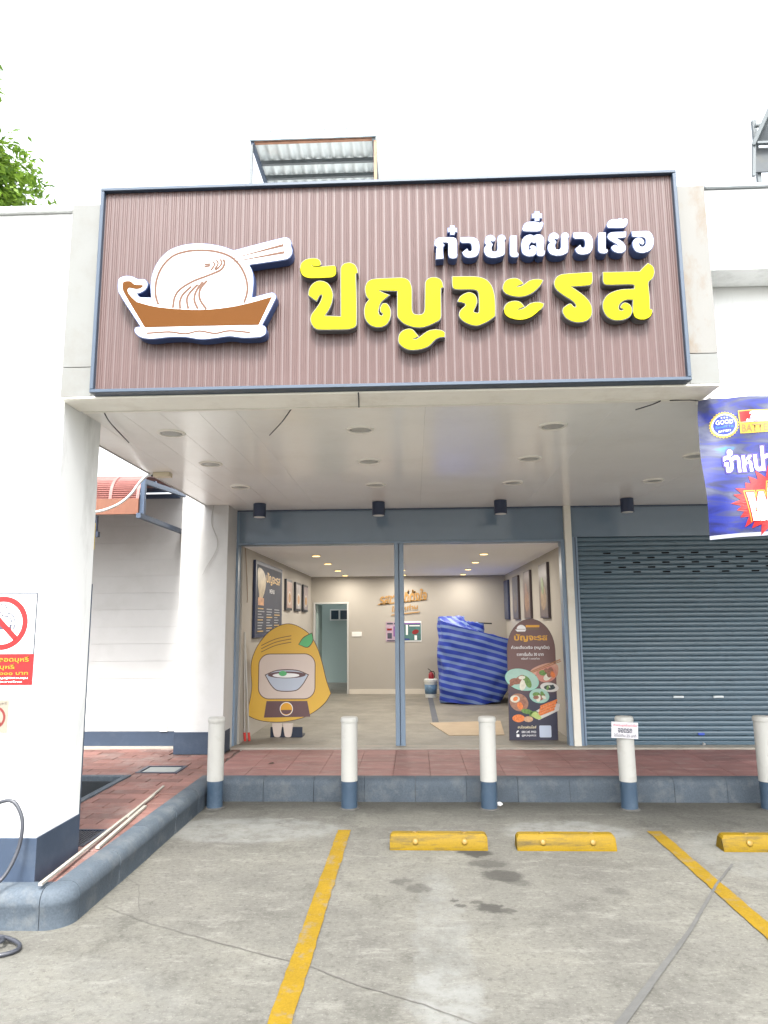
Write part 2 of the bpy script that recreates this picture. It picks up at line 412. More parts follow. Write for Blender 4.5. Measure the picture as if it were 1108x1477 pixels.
# ---- kerb of separate painted stones
kerb = struct(B(-6, -2.06, 4.02, 4.05, 0, .1).build('kerb', kerb_m))
KP0 = [(0, 0), (0, .135), (.008, .168), (.028, .19), (.055, .201), (.135, .201), (.135, 0)]
KP = [(.005, 0), (.004, .108), (0, .116), (0, .135), (.008, .168), (.028, .19), (.055, .201), (.135, .201), (.135, 0)]      # (inset from the outer face, height)
def sweep(path, normals, kp=KP):
    return [[(p[0]+nn[0]*d, p[1]+nn[1]*d, h) for d, h in kp] for p, nn in zip(path, normals)]
def stone(path, normals, kp=KP):
    MB().rings(sweep(path, normals, kp)).build('kerb_stone', kerb_m, kerb, smooth=35)
x = -1.86
xs = [-1.858]
while xs[-1] < 6.5: xs.append(xs[-1]+.462)
for a, b_ in zip(xs, xs[1:]):
    e = rt_.uniform(-.003, .003); stone([(a+.0015, 6.73+e), (b_-.0015, 6.73+e)], [(0, 1)]*2, KP0)
ys = [6.865, 6.3, 5.72, 5.2, 4.66, 4.12]
for a, b_ in zip(ys, ys[1:]):
    e = rt_.uniform(-.003, .003); stone([(-1.86+e, a-.003), (-1.86+e, b_+.003)], [(-1, 0)]*2)
pth, nn = [], []
for k in range(9):
    a = R(-90*k/8); pth.append((-2.01+.15*math.cos(a), 4.118+.15*math.sin(a))); nn.append((-math.cos(a), -math.sin(a)))
stone(pth, nn)
xk = -2.014
while xk > -4.5: stone([(xk, 3.968), (xk-.6, 3.968)], [(0, 1)]*2); xk -= .604

# ================================================================== SHOP BUILDING
shop = thing('shop_building', 'white flat-roofed shop with deep canopy over an open lit front', 'building', (0, 8.4, 0))
def part(mb, name, mat, parent=shop, smooth=False): return mb.build(name, mat, parent, smooth)
FY, SZ = 4.05, 2.96
# canopy
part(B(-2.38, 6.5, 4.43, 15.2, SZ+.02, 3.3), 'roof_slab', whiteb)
part(B(-2.115, 1.80, FY, 4.295, SZ, 4.22, bev=.004, seg=1), 'sign_beam', fascia_m)
for x0, x1 in ((-2.117, -1.93), (1.63, 1.802)):                      # cladding boards either side of the sign
    part(B(x0, x1, FY-.008, FY, SZ+.002, SZ+.185, bev=.002, seg=1), 'fascia_board', fascia_m)
    part(B(x0, x1, FY-.008, FY, SZ+.188, 4.218, bev=.002, seg=1), 'fascia_board', fascia_m if x0 < 0 else M('fascia_stained', (.155, .155, .146), .7, .05, 2.5, .04, 50, dirt=((.125, .085, .045), .8, 4.), stretch=(1.6, 1, .8)))
part(B(-2.118, 1.803, FY-.012, 4.297, SZ-.013, SZ-.001, bev=.003, seg=1), 'beam_underside', beam_m)
part(B(-2.10, 1.80, 4.30, 4.33, SZ-.018, SZ+.005, bev=.003, seg=1), 'soffit_trim', M('trim_white', (.74, .72, .66), .5, .05, 4., dirt=((.5, .44, .34), .4, 5.)))
xs = [-2.38, -2.13, -1.88, -1.63, -1.38, -1.13, .09, 1.31, 2.53, 3.75, 4.97, 6.19]
for a, b_ in zip(xs, xs[1:]):
    part(B(a+.0004, b_-.0004, 4.335, 8.42, SZ-.004, SZ+.016, bev=.001, seg=1), 'soffit_board', soffit_m)
part(B(-2.395, -2.3805, 4.62, 8.4, SZ-.01, SZ+.19), 'canopy_edge', whiteb)
# right-hand bay: lower wall, eave with drip edge and metal coping
part(B(1.803, 6.5, 4.30, 4.42, SZ-.012, 3.9), 'bay_wall', white)
part(B(1.806, 6.5, FY+.012, 4.29, 3.675, 4.2, bev=.004, seg=1), 'eave', white)
part(B(1.806, 6.5, FY-.01, 4.5, 4.202, 4.226, bev=.004, seg=1), 'eave_coping', M('grey_coping', (.35, .38, .40), .4, .06, 6., metal=.3))
part(B(1.82, 6.5, 4.23, 4.298, SZ-.03, SZ-.013), 'drip_ledge', white)
# rear facade under the canopy
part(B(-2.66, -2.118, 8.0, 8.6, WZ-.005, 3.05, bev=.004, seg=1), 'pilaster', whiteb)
part(B(-2.664, -2.114, 7.996, 8.3, WZ-.002, .425, bev=.002, seg=1), 'painted_base', blue)
part(B(1.787, 1.868, 8.37, 8.56, .2, SZ, bev=.006), 'pillar', pillar_m)
head_m = M('header_gloss', (.155, .21, .27), .05, .03, 2., .012, 2.5, spec=.8)
part(B(-2.145, 1.786, 8.43, 8.56, 2.555, 2.938), 'header_panel', head_m)
part(B(1.869, 6.5, 8.43, 8.56, 2.585, 2.938), 'header_panel', head_m)
part(B(-2.145, 1.786, 8.405, 8.58, 2.535, 2.556, bev=.003), 'door_head', alu_blue)
part(B(-2.145, 6.5, 8.41, 8.432, 2.939, 2.958), 'header_trim', steel_blue)
part(B(-2.146, -2.092, 8.40, 8.54, .205, 2.938, bev=.004), 'door_jamb', alu_blue)
part(B(1.738, 1.786, 8.40, 8.54, .205, 2.54, bev=.004), 'door_jamb', alu_blue)
for x0, x1 in ((-.226, -.176), (-.168, -.114)):
    part(B(x0, x1, 8.405, 8.5, .205, 2.534, bev=.006), 'centre_post', alu_blue)
part(B(-.177, -.167, 8.425, 8.49, .206, 2.533), 'post_seal', steel_blue)
part(B(1.872, 6.5, 8.52, 8.6, .0, 2.6), 'shutter_light_stop', M('light_stop_dark', (.03, .035, .04), .8, .05))  # unseen panel added behind the shutter to stop light between the slats
# side wall of lapped boards left of the shop, with painted base
for k in range(14):
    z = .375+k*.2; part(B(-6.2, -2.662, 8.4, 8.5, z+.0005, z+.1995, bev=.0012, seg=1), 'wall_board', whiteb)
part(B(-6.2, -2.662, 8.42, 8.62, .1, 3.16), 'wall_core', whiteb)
part(B(-6.2, -2.666, 8.392, 8.5, WZ+.02, .373, bev=.002, seg=1), 'painted_base', blue)
# interior
fl_m = M('screed_floor', (.215, .20, .168), .6, .30, 2.2, .1, 30, dirt=((.13, .12, .10), .7, 2.4), fine=.1)
part(B(-2.3, 2.1, 8.46, 17.6, .0, .205), 'interior_floor', fl_m)
part(B(-2.3, -2.07, 8.545, 14.4, .206, 2.9), 'interior_wall', cream)
part(B(1.84, 2.1, 8.565, 14.4, .206, 2.9), 'interior_wall', cream)
part(B(-2.069, 1.839, 8.59, 14.4, 2.53, 2.62), 'ceiling', ceil_m)
mb = MB(); mb.box(-1.33, 2.1, 14.4, 14.55, .206, 2.9); mb.box(-2.3, -2.01, 14.4, 14.55, .206, 2.9); mb.box(-2.01, -1.33, 14.4, 14.55, 2.0, 2.9)
part(mb, 'back_wall', cream)
mb = MB(); mb.box(-1.345, -1.315, 14.385, 14.56, .207, 2.015); mb.box(-2.025, -1.995, 14.385, 14.56, .207, 2.015); mb.box(-1.995, -1.345, 14.385, 14.56, 1.985, 2.015)
part(mb, 'door_casing', M('casing_grey', (.5, .5, .48), .5, .03))
part(B(-1.3, 1.835, 14.38, 14.399, .207, .30), 'skirting', M('skirting', (.62, .57, .49), .6, .05))
mint = M('mint_wall', (.30, .38, .36), .7, .04, 1.)
mb = MB(); mb.box(-3.2, 1.0, 17.2, 17.35, .206, 2.9); mb.box(-3.3, -3.2, 14.56, 17.35, .206, 2.9); mb.box(1.0, 1.1, 14.56, 17.35, .206, 2.9)
part(mb, 'back_room_wall', mint)  # back room walls, top left open to let in daylight fill
part(B(-3.3, 1.1, 15.22, 16.75, 2.92, 3.0), 'back_room_light_cover', mint)  # unseen part roof added to dim daylight in the back room
part(B(-1.99, -1.955, 14.56, 15.2, .21, 1.98), 'door_leaf', mint)
f = part(B(-2.02, -1.56, 17.17, 17.2, 1.66, 1.93), 'back_room_window', M('pale_frame', (.6, .62, .6), .5, .03))
for x in (-1.99, -1.77): MB().box(x, x+.18, 17.16, 17.18, 1.69, 1.90).build('pane', M('dark_glass', (.03, .05, .07), .1, .02), f)
part(B(-1.25, -1.05, 14.388, 14.4, 1.33, 1.42, bev=.004), 'switch_plate', M('switch_white', (.75, .75, .72), .4, .02))
part(B(.24, .33, 10.4, 13.8, .205, .208), 'floor_tape', M('dark_tape', (.09, .10, .12), .7, .15, 8.))

# ================================================================== SIGN BOARD
# outlines in millimetres from the sign's lower left corner; c marks a sharp corner
OUT = {
  'y0': '1317 755c,1328 743,1359 737,1395 740,1460 743c,1469 731,1469 696,1461 679,1440 670,1346 668,1308 670,1281 680,1262 704,1257 735,1264 764,1287 785,1318 793,1350 792,1372 778,1378 755,1364 744,1338 746',
  'y1': '1500 714,1505 738,1523 754,1550 758,1577 748,1593 723,1598 695c,1586 686,1590 555,1590 382,1584 360,1565 349,1534 343,1371 346,1347 357,1329 382,1322 412,1330 442,1352 472,1374 506,1387 537,1390 558,1381 565,1369 553,1354 525c,1309 561c,1311 591,1327 624,1355 644,1387 646,1418 631,1440 599,1450 559,1445 516,1432 479,1414 447,1401 428c,1501 421c',
  'y2': '1645 586,1648 610,1661 635,1690 650,1828 654,1874 651,1900 635,1913 607,1918 574,1917 452,1924 431,1942 421,1973 421,1989 433,1995 455,2000 607,2006 632,2023 646,2049 651,2078 644,2096 623,2103 589c,2089 583,2086 415,2078 389,2049 371,2013 355,1983 346,1952 344,1913 352,1873 370,1847 396,1834 419,1836 574c,1721 581c,1740 567,1783 548c,1758 527,1736 506,1724 476,1719 448,1727 425,1743 419,1750 434c,1735 448,1735 471,1747 494c,1766 495,1784 474,1792 441,1786 400,1765 366,1730 352,1691 358,1661 380,1644 413,1640 459,1649 497,1669 524c,1652 548',
  'y3': '1839 273,1844 301,1864 323,1895 334,1919 328,1940 303,1952 288c,1914 271c,1939 269,1962 282,1991 305,2017 320,2052 325,2087 320,2106 305,2104 282c,2073 279,2047 264,2016 232,1981 215,1941 208,1898 209,1863 227,1843 250',
  'y4': '2160 652c,2295 648,2348 632,2382 596,2398 545,2403 483,2401 403c,2363 375,2322 355,2293 347,2253 356,2216 379,2196 408,2202 439,2232 469,2230 485,2189 499c,2204 526,2234 545,2263 549,2290 530,2298 496,2290 467,2276 434,2289 423,2310 426,2313 523,2307 558,2282 571,2188 574,2162 587',
  'y5': '2454 569,2460 600,2482 624,2523 632,2550 622,2570 599c,2525 579c,2550 578,2576 590,2610 614,2651 622,2686 615c,2679 600,2655 569,2619 539,2577 522,2537 519,2496 528,2468 543',
  'y6': '2456 432,2463 463,2486 483,2524 490,2552 479,2570 456c,2525 437c,2551 437,2577 448,2610 472,2651 479,2685 469c,2679 451,2649 421,2613 393,2572 377,2531 376,2491 387,2465 405',
  'y7': '2754 585,2761 620,2788 644,2838 651,2974 656c,2971 598,2954 579,2843 573c,2883 542,2927 503,2953 462,2960 421,2952 386,2926 361,2887 352,2847 359,2812 382,2795 417,2800 441c,2837 464,2855 446,2871 443,2872 460,2853 485,2803 522,2768 554',
  'y8': '3039 654c,3249 652c,3271 676,3300 703c,3326 681,3331 643,3317 609,3293 585,3294 496,3291 419c,3305 414,3295 381,3265 361,3231 360,3205 375,3197 406,3202 482c,3164 483,3134 470,3114 443,3117 419,3135 414,3147 423c,3128 436,3139 455,3159 461,3183 442,3188 406,3169 376,3134 361,3088 360,3049 382,3029 423,3029 466,3050 505,3086 529,3139 543,3213 545c,3210 575,3054 579,3038 596',
  'w0': '2060 859,2064 877,2080 891,2107 894,2162 892,2180 885,2187 865,2186 792,2188 781c,2181 766,2164 762,2148 767,2141 783,2142 849,2138 863,2100 864,2113 848c,2104 829,2106 763c,2067 761c,2070 820,2073 837,2061 845c',
  'w1': '2155 968c,2176 967c,2175 952c,2189 951c,2189 929c,2175 929c,2174 914c,2154 914c,2154 930c,2140 930c,2140 953c,2154 952c',
  'w2': '2214 891c,2269 890,2298 883,2315 861,2319 830,2315 798,2302 774,2275 765,2246 766,2231 777,2223 796c,2248 816c,2255 803,2270 800,2279 810,2280 831,2276 848,2265 857,2223 858c,2213 868',
  'w3': '2357 860,2363 886,2381 899,2400 897,2414 879,2405 862,2391 866,2386 857,2397 843,2390 827,2390 810,2396 796,2412 792,2425 798,2430 812,2432 875,2437 892,2454 899,2470 891,2474 874c,2467 867,2465 783,2443 767,2414 760,2382 762,2360 776,2351 804,2355 825,2368 840c,2358 849',
  'w4': '2505 883,2511 892c,2540 891c,2537 785c,2546 777,2541 762,2523 759,2507 765,2501 782',
  'w5': '2570 818,2575 860,2592 884,2615 894,2632 892,2643 883c,2656 893,2679 893,2694 881,2699 859,2694 797c,2700 787,2695 767,2677 761,2661 767,2657 784,2659 836,2655 850,2642 844c,2629 851,2617 843,2609 828,2608 807,2615 797,2626 808,2619 818,2631 827c,2647 819,2652 795,2642 771,2619 761,2594 766,2575 783',
  'w6': '2581 940,2592 964,2615 976,2660 975,2679 967c,2695 974,2698 961,2683 926,2667 918,2593 921,2582 927',
  'w7': '2657 1043c,2679 1042c,2678 1026c,2693 1026c,2692 1002c,2677 1002c,2676 986c,2654 987c,2655 1003c,2640 1003c,2641 1027c,2656 1027c',
  'w8': '2730 863,2736 889,2754 902,2773 900,2787 882,2778 865,2764 869,2759 860,2769 846,2762 830,2762 813,2767 798,2783 794,2796 801,2801 815,2804 878,2810 895,2826 902,2842 894,2846 877c,2839 870,2835 786,2814 769,2785 762,2753 765,2732 779,2723 807,2727 828,2741 843c,2731 852',
  'w9': '2877 899c,2933 899,2962 890,2978 867,2982 834,2977 800,2962 775,2936 765,2906 766,2890 777,2883 797c,2909 819c,2916 805,2931 802,2940 813,2943 835,2938 854,2927 863,2885 864c,2875 874',
  'w10': '3021 887,3029 895c,3060 894c,3054 792c,3065 785,3059 770,3039 767,3022 773,3016 790',
  'w11': '3074 867,3078 882,3090 892,3114 895,3178 896c,3176 872,3168 864,3116 861c,3135 848,3155 832,3167 814,3171 797,3167 782,3155 771,3137 767,3118 771,3101 781,3093 795,3095 806c,3113 815,3121 808,3129 806,3129 814,3121 824,3097 840,3081 854',
  'w12': '3075 946,3086 967,3112 977,3138 976,3148 982,3160 978,3167 968c,3179 979,3192 972,3187 946,3173 929,3154 924,3081 927c,3075 934',
  'w13': '3215 894c,3302 896,3324 881,3334 848,3329 806,3310 779,3278 765,3243 768,3223 788,3216 820,3225 843,3245 855,3267 851,3279 832,3271 814c,3259 821,3253 829,3248 819,3255 802,3273 798,3290 813,3294 839,3287 856,3271 863,3217 867c',
  'lg_back': '166 668,175 690,207 701,244 697,283 679,325 675,341 646,331 616,302 597,278 591c,299 564,373 559c,365 629,372 707,401 785,457 851,531 885,616 897,701 892,787 873,857 845c,1153 918,1185 914,1201 887,1199 867,1208 834,1197 800,1171 784,949 755c,972 701,978 634,970 540c,1090 570,1111 558,1113 536,1033 368c,1052 362,1059 340,1053 315,1022 301,928 299,845 310,761 301,678 296,583 312,489 314,395 306,336 311,299 330,282 354,286 374,318 378c,174 601',
  'lg_hull': '193 658,208 669,240 668,265 647,316 641,306 624,275 618,234 627,225 608,243 576,284 536c,397 503,545 483,683 476,819 485,944 507,1095 547c,1018 373c,675 375,339 375c,199 606',
  's0': '415 516,395 583,398 673,429 756,490 822,575 850,665 854,756 842,842 806,902 742,939 657,945 579,928 513',
  's1': '795 792,805 767,783 725,708 692,613 655,541 607,511 558,503 492',
  's2': '609 624,563 579,544 535,547 486',
  's3': '648 637,605 589,585 545,596 484',
  's4': '677 653,639 593,630 538,653 482',
  's5': '703 660,663 604,663 543,704 480',
  's6': '777 794,788 768,768 738,749 725',
  's7': '755 789,766 765,747 730',
  's8': '735 781,744 758,723 723',
  's9': '684 762,718 765',
  's10': '682 747,718 753',
  's11': '351 338,488 343,583 329,666 344,761 327,844 341,969 327',
  'k0': '819 788c,1156 881c,1160 864c',
  'k1': '817 768c,1162 835c,1166 818c',
}
def outline(k):
    r = []
    for q in OUT[k].split(','):
        a, b_ = q.split(' '); r.append((int(a)/1000, int(b_.rstrip('c'))/1000, b_.endswith('c')))
    return r
SX0, SX1, SZ0, SZ1 = -1.905, 1.61, 2.96, 4.28
sign = thing('shop_sign', 'wide brown slatted sign with raised yellow and white Thai lettering and boat logo', 'sign', (-.15, 4.0, SZ0))
slat_highlight = M('slat_highlight', (.098, .068, .066), .5, .05, 5.)  # backing toned lighter, painting highlight lines between the slats
slat_m = M('brown_slat', (.072, .042, .039), .42, .06, 3., .04, 60, spec=.35, rnd=.03, stretch=(1.5, 1.5, .6), dirt=((.095, .062, .060), .3, 3.))
MB().box(SX0+.012, SX1-.012, 3.9965, 4.036, SZ0+.012, SZ1-.012).build('backing', slat_highlight, sign)
n_slat = 68; pit = (SX1-SX0-.05)/n_slat
s0 = MB(); wd = pit-.0058
prof = [(-wd/2, .0), (-wd/2+.0015, -.0045), (-wd/2+.010, -.006), (-wd*.12, -.004), (0, -.0055), (wd*.12, -.004), (wd/2-.010, -.006), (wd/2-.0015, -.0045), (wd/2, .0), (wd/2, .003), (-wd/2, .003)]
s0.prism([(x, y, .022) for x, y in prof], (0, 0, SZ1-SZ0-.044))
s0 = s0.build('slat', slat_m, None); s0.parent = sign
base = wloc(sign)
# mesh origin sits at its base centre: place copies across the board
for i in range(n_slat):
    x = SX0+.025+(i+.5)*pit
    o = s0 if i == 0 else share(s0, (0, 0, 0), sign)
    o.location = Vector((x, 3.998, SZ0+.022))-base
fr_m = M('sign_frame', (.035, .055, .085), .4, .04, 5.)
for nm, a in (('frame_rail', (SX0, SX1, 3.965, 4.047, SZ0, SZ0+.021)), ('frame_rail', (SX0, SX1, 3.965, 4.047, SZ1-.021, SZ1)), ('frame_rail', (SX0, SX0+.022, 3.966, 4.047, SZ0+.0215, SZ1-.0215)), ('frame_rail', (SX1-.022, SX1, 3.966, 4.047, SZ0+.0215, SZ1-.0215))):
    MB().box(*a, bev=.003, seg=1).build(nm, fr_m, sign)
SP = face_front(SX0, 3.990, SZ0)                       # plane of the slat faces
yface = M('yellow_acrylic', (.33, .31, .0015), .5, .01, 3., spec=.1)
yside = M('letter_side_grey', (.10, .10, .105), .5, .05)
wface = M('white_acrylic', (.62, .62, .64), .4, .01, 3., spec=.4)
wside = M('letter_side_blue', (.035, .065, .17), .45, .05)
brown_p = M('logo_brown', (.092, .034, .006), .6, .03, 4., spec=.08)
line_p = M('logo_line', (.12, .070, .052), .6, .03, 4., spec=.08)
for k in OUT:
    if k[0] in 'yw':
        pts = smooth_pts(outline(k), 4); ye = k[0] == 'y'
        side = shape('letter', pts, SP, yside if ye else wside, sign, .055 if ye else .070, 0, .0045)
        shape('letter_face', pts, SP, yface if ye else wface, side, .003, (.0552 if ye else .0702), 0)
logo = shape('logo', smooth_pts(outline('lg_back'), 4), SP, wside, sign, .075, 0, .005)
shape('logo_face', smooth_pts(outline('lg_back'), 4), SP, wface, logo, .003, .0752)
shape('boat_hull', smooth_pts(outline('lg_hull'), 4), SP, brown_p, logo, .0015, .0784)
for k in OUT:
    if k[0] == 's':
        shape('noodle_line', stroke(open_smooth([p[:2] for p in outline(k)]), .014 if k in ('s0', 's1', 's2', 's3', 's4', 's5') else .011), SP, line_p, logo, .0012, .0784)
    if k[0] == 'k':
        shape('chopstick', [p[:2] for p in outline(k)], SP, line_p, logo, .0012, .0786)

# ================================================================== LEFT PIER AND WHAT HANGS ON IT
pier = thing('wall_pier', 'tall white rendered wall pier with blue-grey base at the left edge', 'wall', (-2.7, 4.35, WZ))
MB().box(-3.6, -2.118, 4.1, 4.61, WZ-.01, 4.2, bev=.006).build('wall', white, pier)
MB().box(-3.606, -2.113, 4.095, 4.615, WZ-.008, .43, bev=.004).build('painted_base', blue, pier)
MB().box(-3.65, -2.119, 4.07, 4.64, 4.203, 4.245, bev=.006).build('coping', white, pier)

red = M('sign_red', (.22, .005, .006), .5, .03, 6.)
sheet = M('sign_sheet_white', (.80, .81, .82), .35, .02, 6.)
goldp = M('print_gold', (.30, .20, .012), .4, .02)
inkp = M('print_ink', (.05, .055, .08), .5, .02)
whitep = M('print_white', (.82, .82, .82), .4, .02)
def no_smoking(cx, cz, r, fn, par, thick):
    shape('ring', oval(cx, cz, r, r, 48), fn, red, par, .0006, .0045)
    shape('ring_field', oval(cx, cz, r*.79, r*.79, 48), fn, whitep, par, .0006, .0052)
    # cigarette and smoke
    for a, b_ in ((-.62, .2), (.30, .40), (.45, .52)):
        shape('cigarette', [(cx+a*r, cz-.24*r), (cx+b_*r, cz-.24*r), (cx+b_*r, cz-.04*r), (cx+a*r, cz-.04*r)], fn, inkp, par, .0005, .0059)
    for off in (0, .11):
        p = [(.36+off, 0), (.36+off, .12), (.22+off*.6, .24-off*.4), (.02, .27), (-.02, .36), (-.16, .48), (-.12, .66), (.0, .72)]
        if off: p = [(.47, 0), (.47, .16), (.36, .33), (.18, .38), (.16, .55), (.06, .70)]
        shape('smoke', stroke(open_smooth([(cx+a*r, cz+b_*r) for a, b_ in p]), .05*r), fn, inkp, par, .0005, .0059)
    d = .80*r; wv = .105*r; k = .7071
    p = [(-d, d), (d, -d)]
    shape('slash', [(cx-d*k-wv*k, cz+d*k-wv*k), (cx-d*k+wv*k, cz+d*k+wv*k), (cx+d*k+wv*k, cz-d*k+wv*k), (cx+d*k-wv*k, cz-d*k-wv*k)], fn, red, par, .0006, .0066)
SGX, SGZ = -2.608, 1.262
ns = thing('no_smoking_sign', 'large no smoking sign with red text panel on the white pier', 'sign', (SGX+.2, 4.095, SGZ))
fn = face_front(SGX, 4.097, SGZ)
MB().box(SGX, SGX+.408, 4.0945, 4.099, SGZ, SGZ+.527).build('plate', M('sign_edge', (.07, .075, .09), .5, .03), ns)
shape('white_panel', rrect(.007, .400, .176, .519, .002), fn, sheet, ns, .0008, .0027)
shape('red_panel', rrect(.0, .408, .0, .174, .002), fn, red, ns, .0008, .0027)
fn2 = face_front(SGX, 4.0972, SGZ)
no_smoking(.205, .352, .155, fn2, ns, .001)
text('lettering', 'อาคารปลอดบุหรี่', fn2, .382, .142, goldp, ns, w=.34, h=.040, bold=.018, q=.0044, align='R')
text('lettering', 'ห้ามสูบบุหรี่', fn2, .30, .100, goldp, ns, w=.24, h=.036, bold=.018, q=.0044, align='R')
text('lettering', 'ปรับ ๕,๐๐๐ บาท', fn2, .382, .066, goldp, ns, w=.30, h=.026, bold=.018, q=.0044, align='R')
text('lettering', 'ตามพระราชบัญญัติควบคุม', fn2, .382, .038, whitep, ns, w=.34, h=.014, bold=.014, q=.0044, align='R')
text('lettering', 'ผู้ใดสูบบุหรี่ ระวางโทษ', fn2, .35, .017, whitep, ns, w=.30, h=.014, bold=.014, q=.0044, align='R')
ns2 = thing('no_smoking_sticker', 'small faded cream no smoking sticker low on the white pier', 'sign', (-2.42, 4.097, .995))
fad = M('faded_paper', (.20, .18, .145), .6, .06, 9., dirt=((.27, .19, .13), .5, 9.))
fn = face_front(-2.49, 4.0975, .995)
MB().box(-2.49, -2.328, 4.0965, 4.0985, .995, 1.178).build('paper', fad, ns2)
shape('ring', oval(.085, .085, .062, .062, 36), fn, M('faded_red', (.14, .015, .013), .6, .03), ns2, .0005, .0012)
shape('ring_field', oval(.085, .085, .049, .049, 36), fn, fad, ns2, .0005, .0018)
shape('slash', [(.045, .118), (.054, .125), (.126, .052), (.117, .045)], fn, M('faded_red', (0, 0, 0)), ns2, .0005, .0024)
text('lettering', 'ห้ามสูบบุหรี่', fn, .085, .163, M('faded_ink', (.09, .08, .065), .6, .03), ns2, w=.13, h=.02, q=.001)

# hose on its pipe stub
hose = MB().tube(open_smooth([(-2.66, 4.03, .42), (-2.5, 4.035, .545), (-2.36, 4.04, .612), (-2.25, 4.045, .64), (-2.19, 4.04, .585), (-2.165, 4.03, .50), (-2.175, 4.01, .38), (-2.22, 3.96, .262), (-2.30, 3.90, .222), (-2.42, 3.88, .19), (-2.52, 3.85, .08), (-2.5, 3.78, .022), (-2.36, 3.70, .014), (-2.2, 3.67, .014), (-2.05, 3.66, .014), (-1.985, 3.72, .014), (-2.02, 3.79, .018), (-2.14, 3.83, .03), (-2.26, 3.80, .03), (-2.2, 3.74, .035), (-2.11, 3.735, .036), (-2.09, 3.78, .036), (-2.17, 3.85, .02), (-2.34, 3.86, .014), (-2.7, 3.8, .014)], 8), .0105, 10).build('garden_hose', M('hose_rubber', (.03, .033, .042), .4, .1, 8.), None, True)
tag(hose, 'black rubber hose looped over a pipe stub and coiled on the ground', 'hose')
pp = thing('water_pipe', 'short white plastic pipe stubs on the pier above the hose', 'pipe', (-2.24, 4.09, .6))
pvc = M('white_pvc', (.72, .74, .74), .4, .04, 8.)
MB().tube([(-2.256, 4.085, .70), (-2.256, 4.075, .64), (-2.256, 4.05, .622), (-2.256, 4.0, .618)], .010, 10).build('stub', pvc, pp, True)
MB().tube([(-2.226, 4.088, .80), (-2.226, 4.088, .66)], .006, 8).build('riser', pvc, pp, True)
# small things on the back of the pier
tag(B(-2.55, -2.137, 4.618, 4.66, 2.1, 2.28, bev=.003).build('meter_box', M('yellow_box', (.62, .45, .03), .5, .05)), 'yellow box peeping from behind the white pier', 'box')
tag(MB().tube([(-2.15, 4.66, .2), (-2.15, 4.66, 1.87)], .014, 10).build('drain_pipe', steel_blue, None, True), 'thin dark pipe standing behind the white pier', 'pipe')

# ================================================================== WALKWAY FURNITURE
t = thing('manhole_cover', 'grey inspection cover in a dark frame set in the red paving', 'manhole cover', (-2.495, 7.18, WZ))
mb = MB()
for a in ((-2.698, -2.292, 7.012, 7.045), (-2.698, -2.292, 7.315, 7.348), (-2.698, -2.665, 7.046, 7.314), (-2.325, -2.292, 7.046, 7.314)): mb.box(*a, WZ-.05, WZ+.006)
mb.build('frame', navy, t)
MB().box(-2.655, -2.335, 7.06, 7.30, WZ-.04, WZ+.001, bev=.003).build('plate', M('cover_plate', (.27, .29, .28), .6, .15, 9., .1), t)
t = thing('drain_grate', 'dark steel drain grate in the paving beside the pier', 'drain', (-2.27, 4.96, WZ))
mb = MB(); mb.box(-2.388, -2.37, 4.772, 5.148, WZ-.05, WZ+.002); mb.box(-2.17, -2.152, 4.772, 5.148, WZ-.05, WZ+.002); mb.box(-2.369, -2.171, 4.772, 4.79, WZ-.05, WZ+.002); mb.box(-2.369, -2.171, 5.13, 5.148, WZ-.05, WZ+.002)
mb.build('frame', navy, t)
for k in range(9): MB().box(-2.369+.0216*k+.006, -2.369+.0216*k+.016, 4.791, 5.129, WZ-.03, WZ-.002).build('bar', M('grate_steel', (.03, .034, .045), .5, .15, 9.), t)
MB().box(-2.369, -2.171, 4.791, 5.129, WZ-.06, WZ-.05).build('sump', soil, t)
bat = M('pale_batten', (.32, .30, .26), .7, .12, 9., .1, 80, dirt=((.35, .32, .27), .4, 14.))
for lab, p, q, wd_, ht_ in (('longest pale batten lying along the kerb, reaching the front corner', (-2.025, 3.99, .225), (-2.165, 6.05, .208), .020, .014),
                            ('thin pale batten reaching furthest back over the paving', (-2.10, 5.35, .222), (-2.212, 6.42, .200), .018, .012),
                            ('short grooved batten lying nearest the kerb beside the long one', (-2.02, 4.68, .208), (-2.108, 5.72, .204), .024, .016)):
    tag(MB().bar(p, q, wd_, ht_).build('timber_batten', bat), lab, 'batten', 'loose battens on the paving')

# bollards
bw = M('bollard_white', (.39, .387, .362), .55, .05, 3., .05, 40, dirt=((.22, .205, .175), .35, 6., .53, .70))
bb = M('bollard_blue', (.036, .064, .102), .5, .08, 5., .05, 40, dirt=((.10, .135, .18), .4, 6.))
def bollard(x, lab, tilt=0., first=None):
    t = thing('bollard', lab, 'bollard', (x, 6.51, 0), 'bollards along the kerb')
    if first:
        for c in first.children: share(c, c.location, t)
    else:
        MB().lathe([(.0705, 0), (.0705, .232), (.071, .235), (.0735, .0)][:3]).build('painted_base', bb, None, 40).parent = t
        o = MB().lathe([(.0725, .232), (.0725, .73), (.071, .735)]).build('post', bw, None, 40); o.parent = t
        o = MB().lathe([(.071, .728), (.0785, .731), (.0795, .745), (.077, .762), (.07, .772), (.03, .776)]).build('cap', bw, None, 60); o.parent = t
        MB().lathe([(.09, 0.0), (.085, .008), (.07, .01)]).build('foot', M('foot_grey', (.085, .083, .077), .9, .2, 9.), None, True).parent = t
        for c in t.children: c.location = Vector((0, 0, c.location.z))
    t.rotation_euler = (tilt*.3, tilt, 0)
    return t
b0 = bollard(-1.78, 'white and blue bollard in the inner corner of the kerb', 0)
bollard(-.588, 'white and blue bollard just left of the centre post', 0, b0)
bollard(.631, 'white and blue bollard before the open shop, left of the arched food stand', 0, b0)
b4 = bollard(1.835, 'leaning bollard carrying the small parking notice', R(-.5), b0)
bollard(3.02, 'bollard cut by the right edge, in front of the shutter', R(-.4), b0)
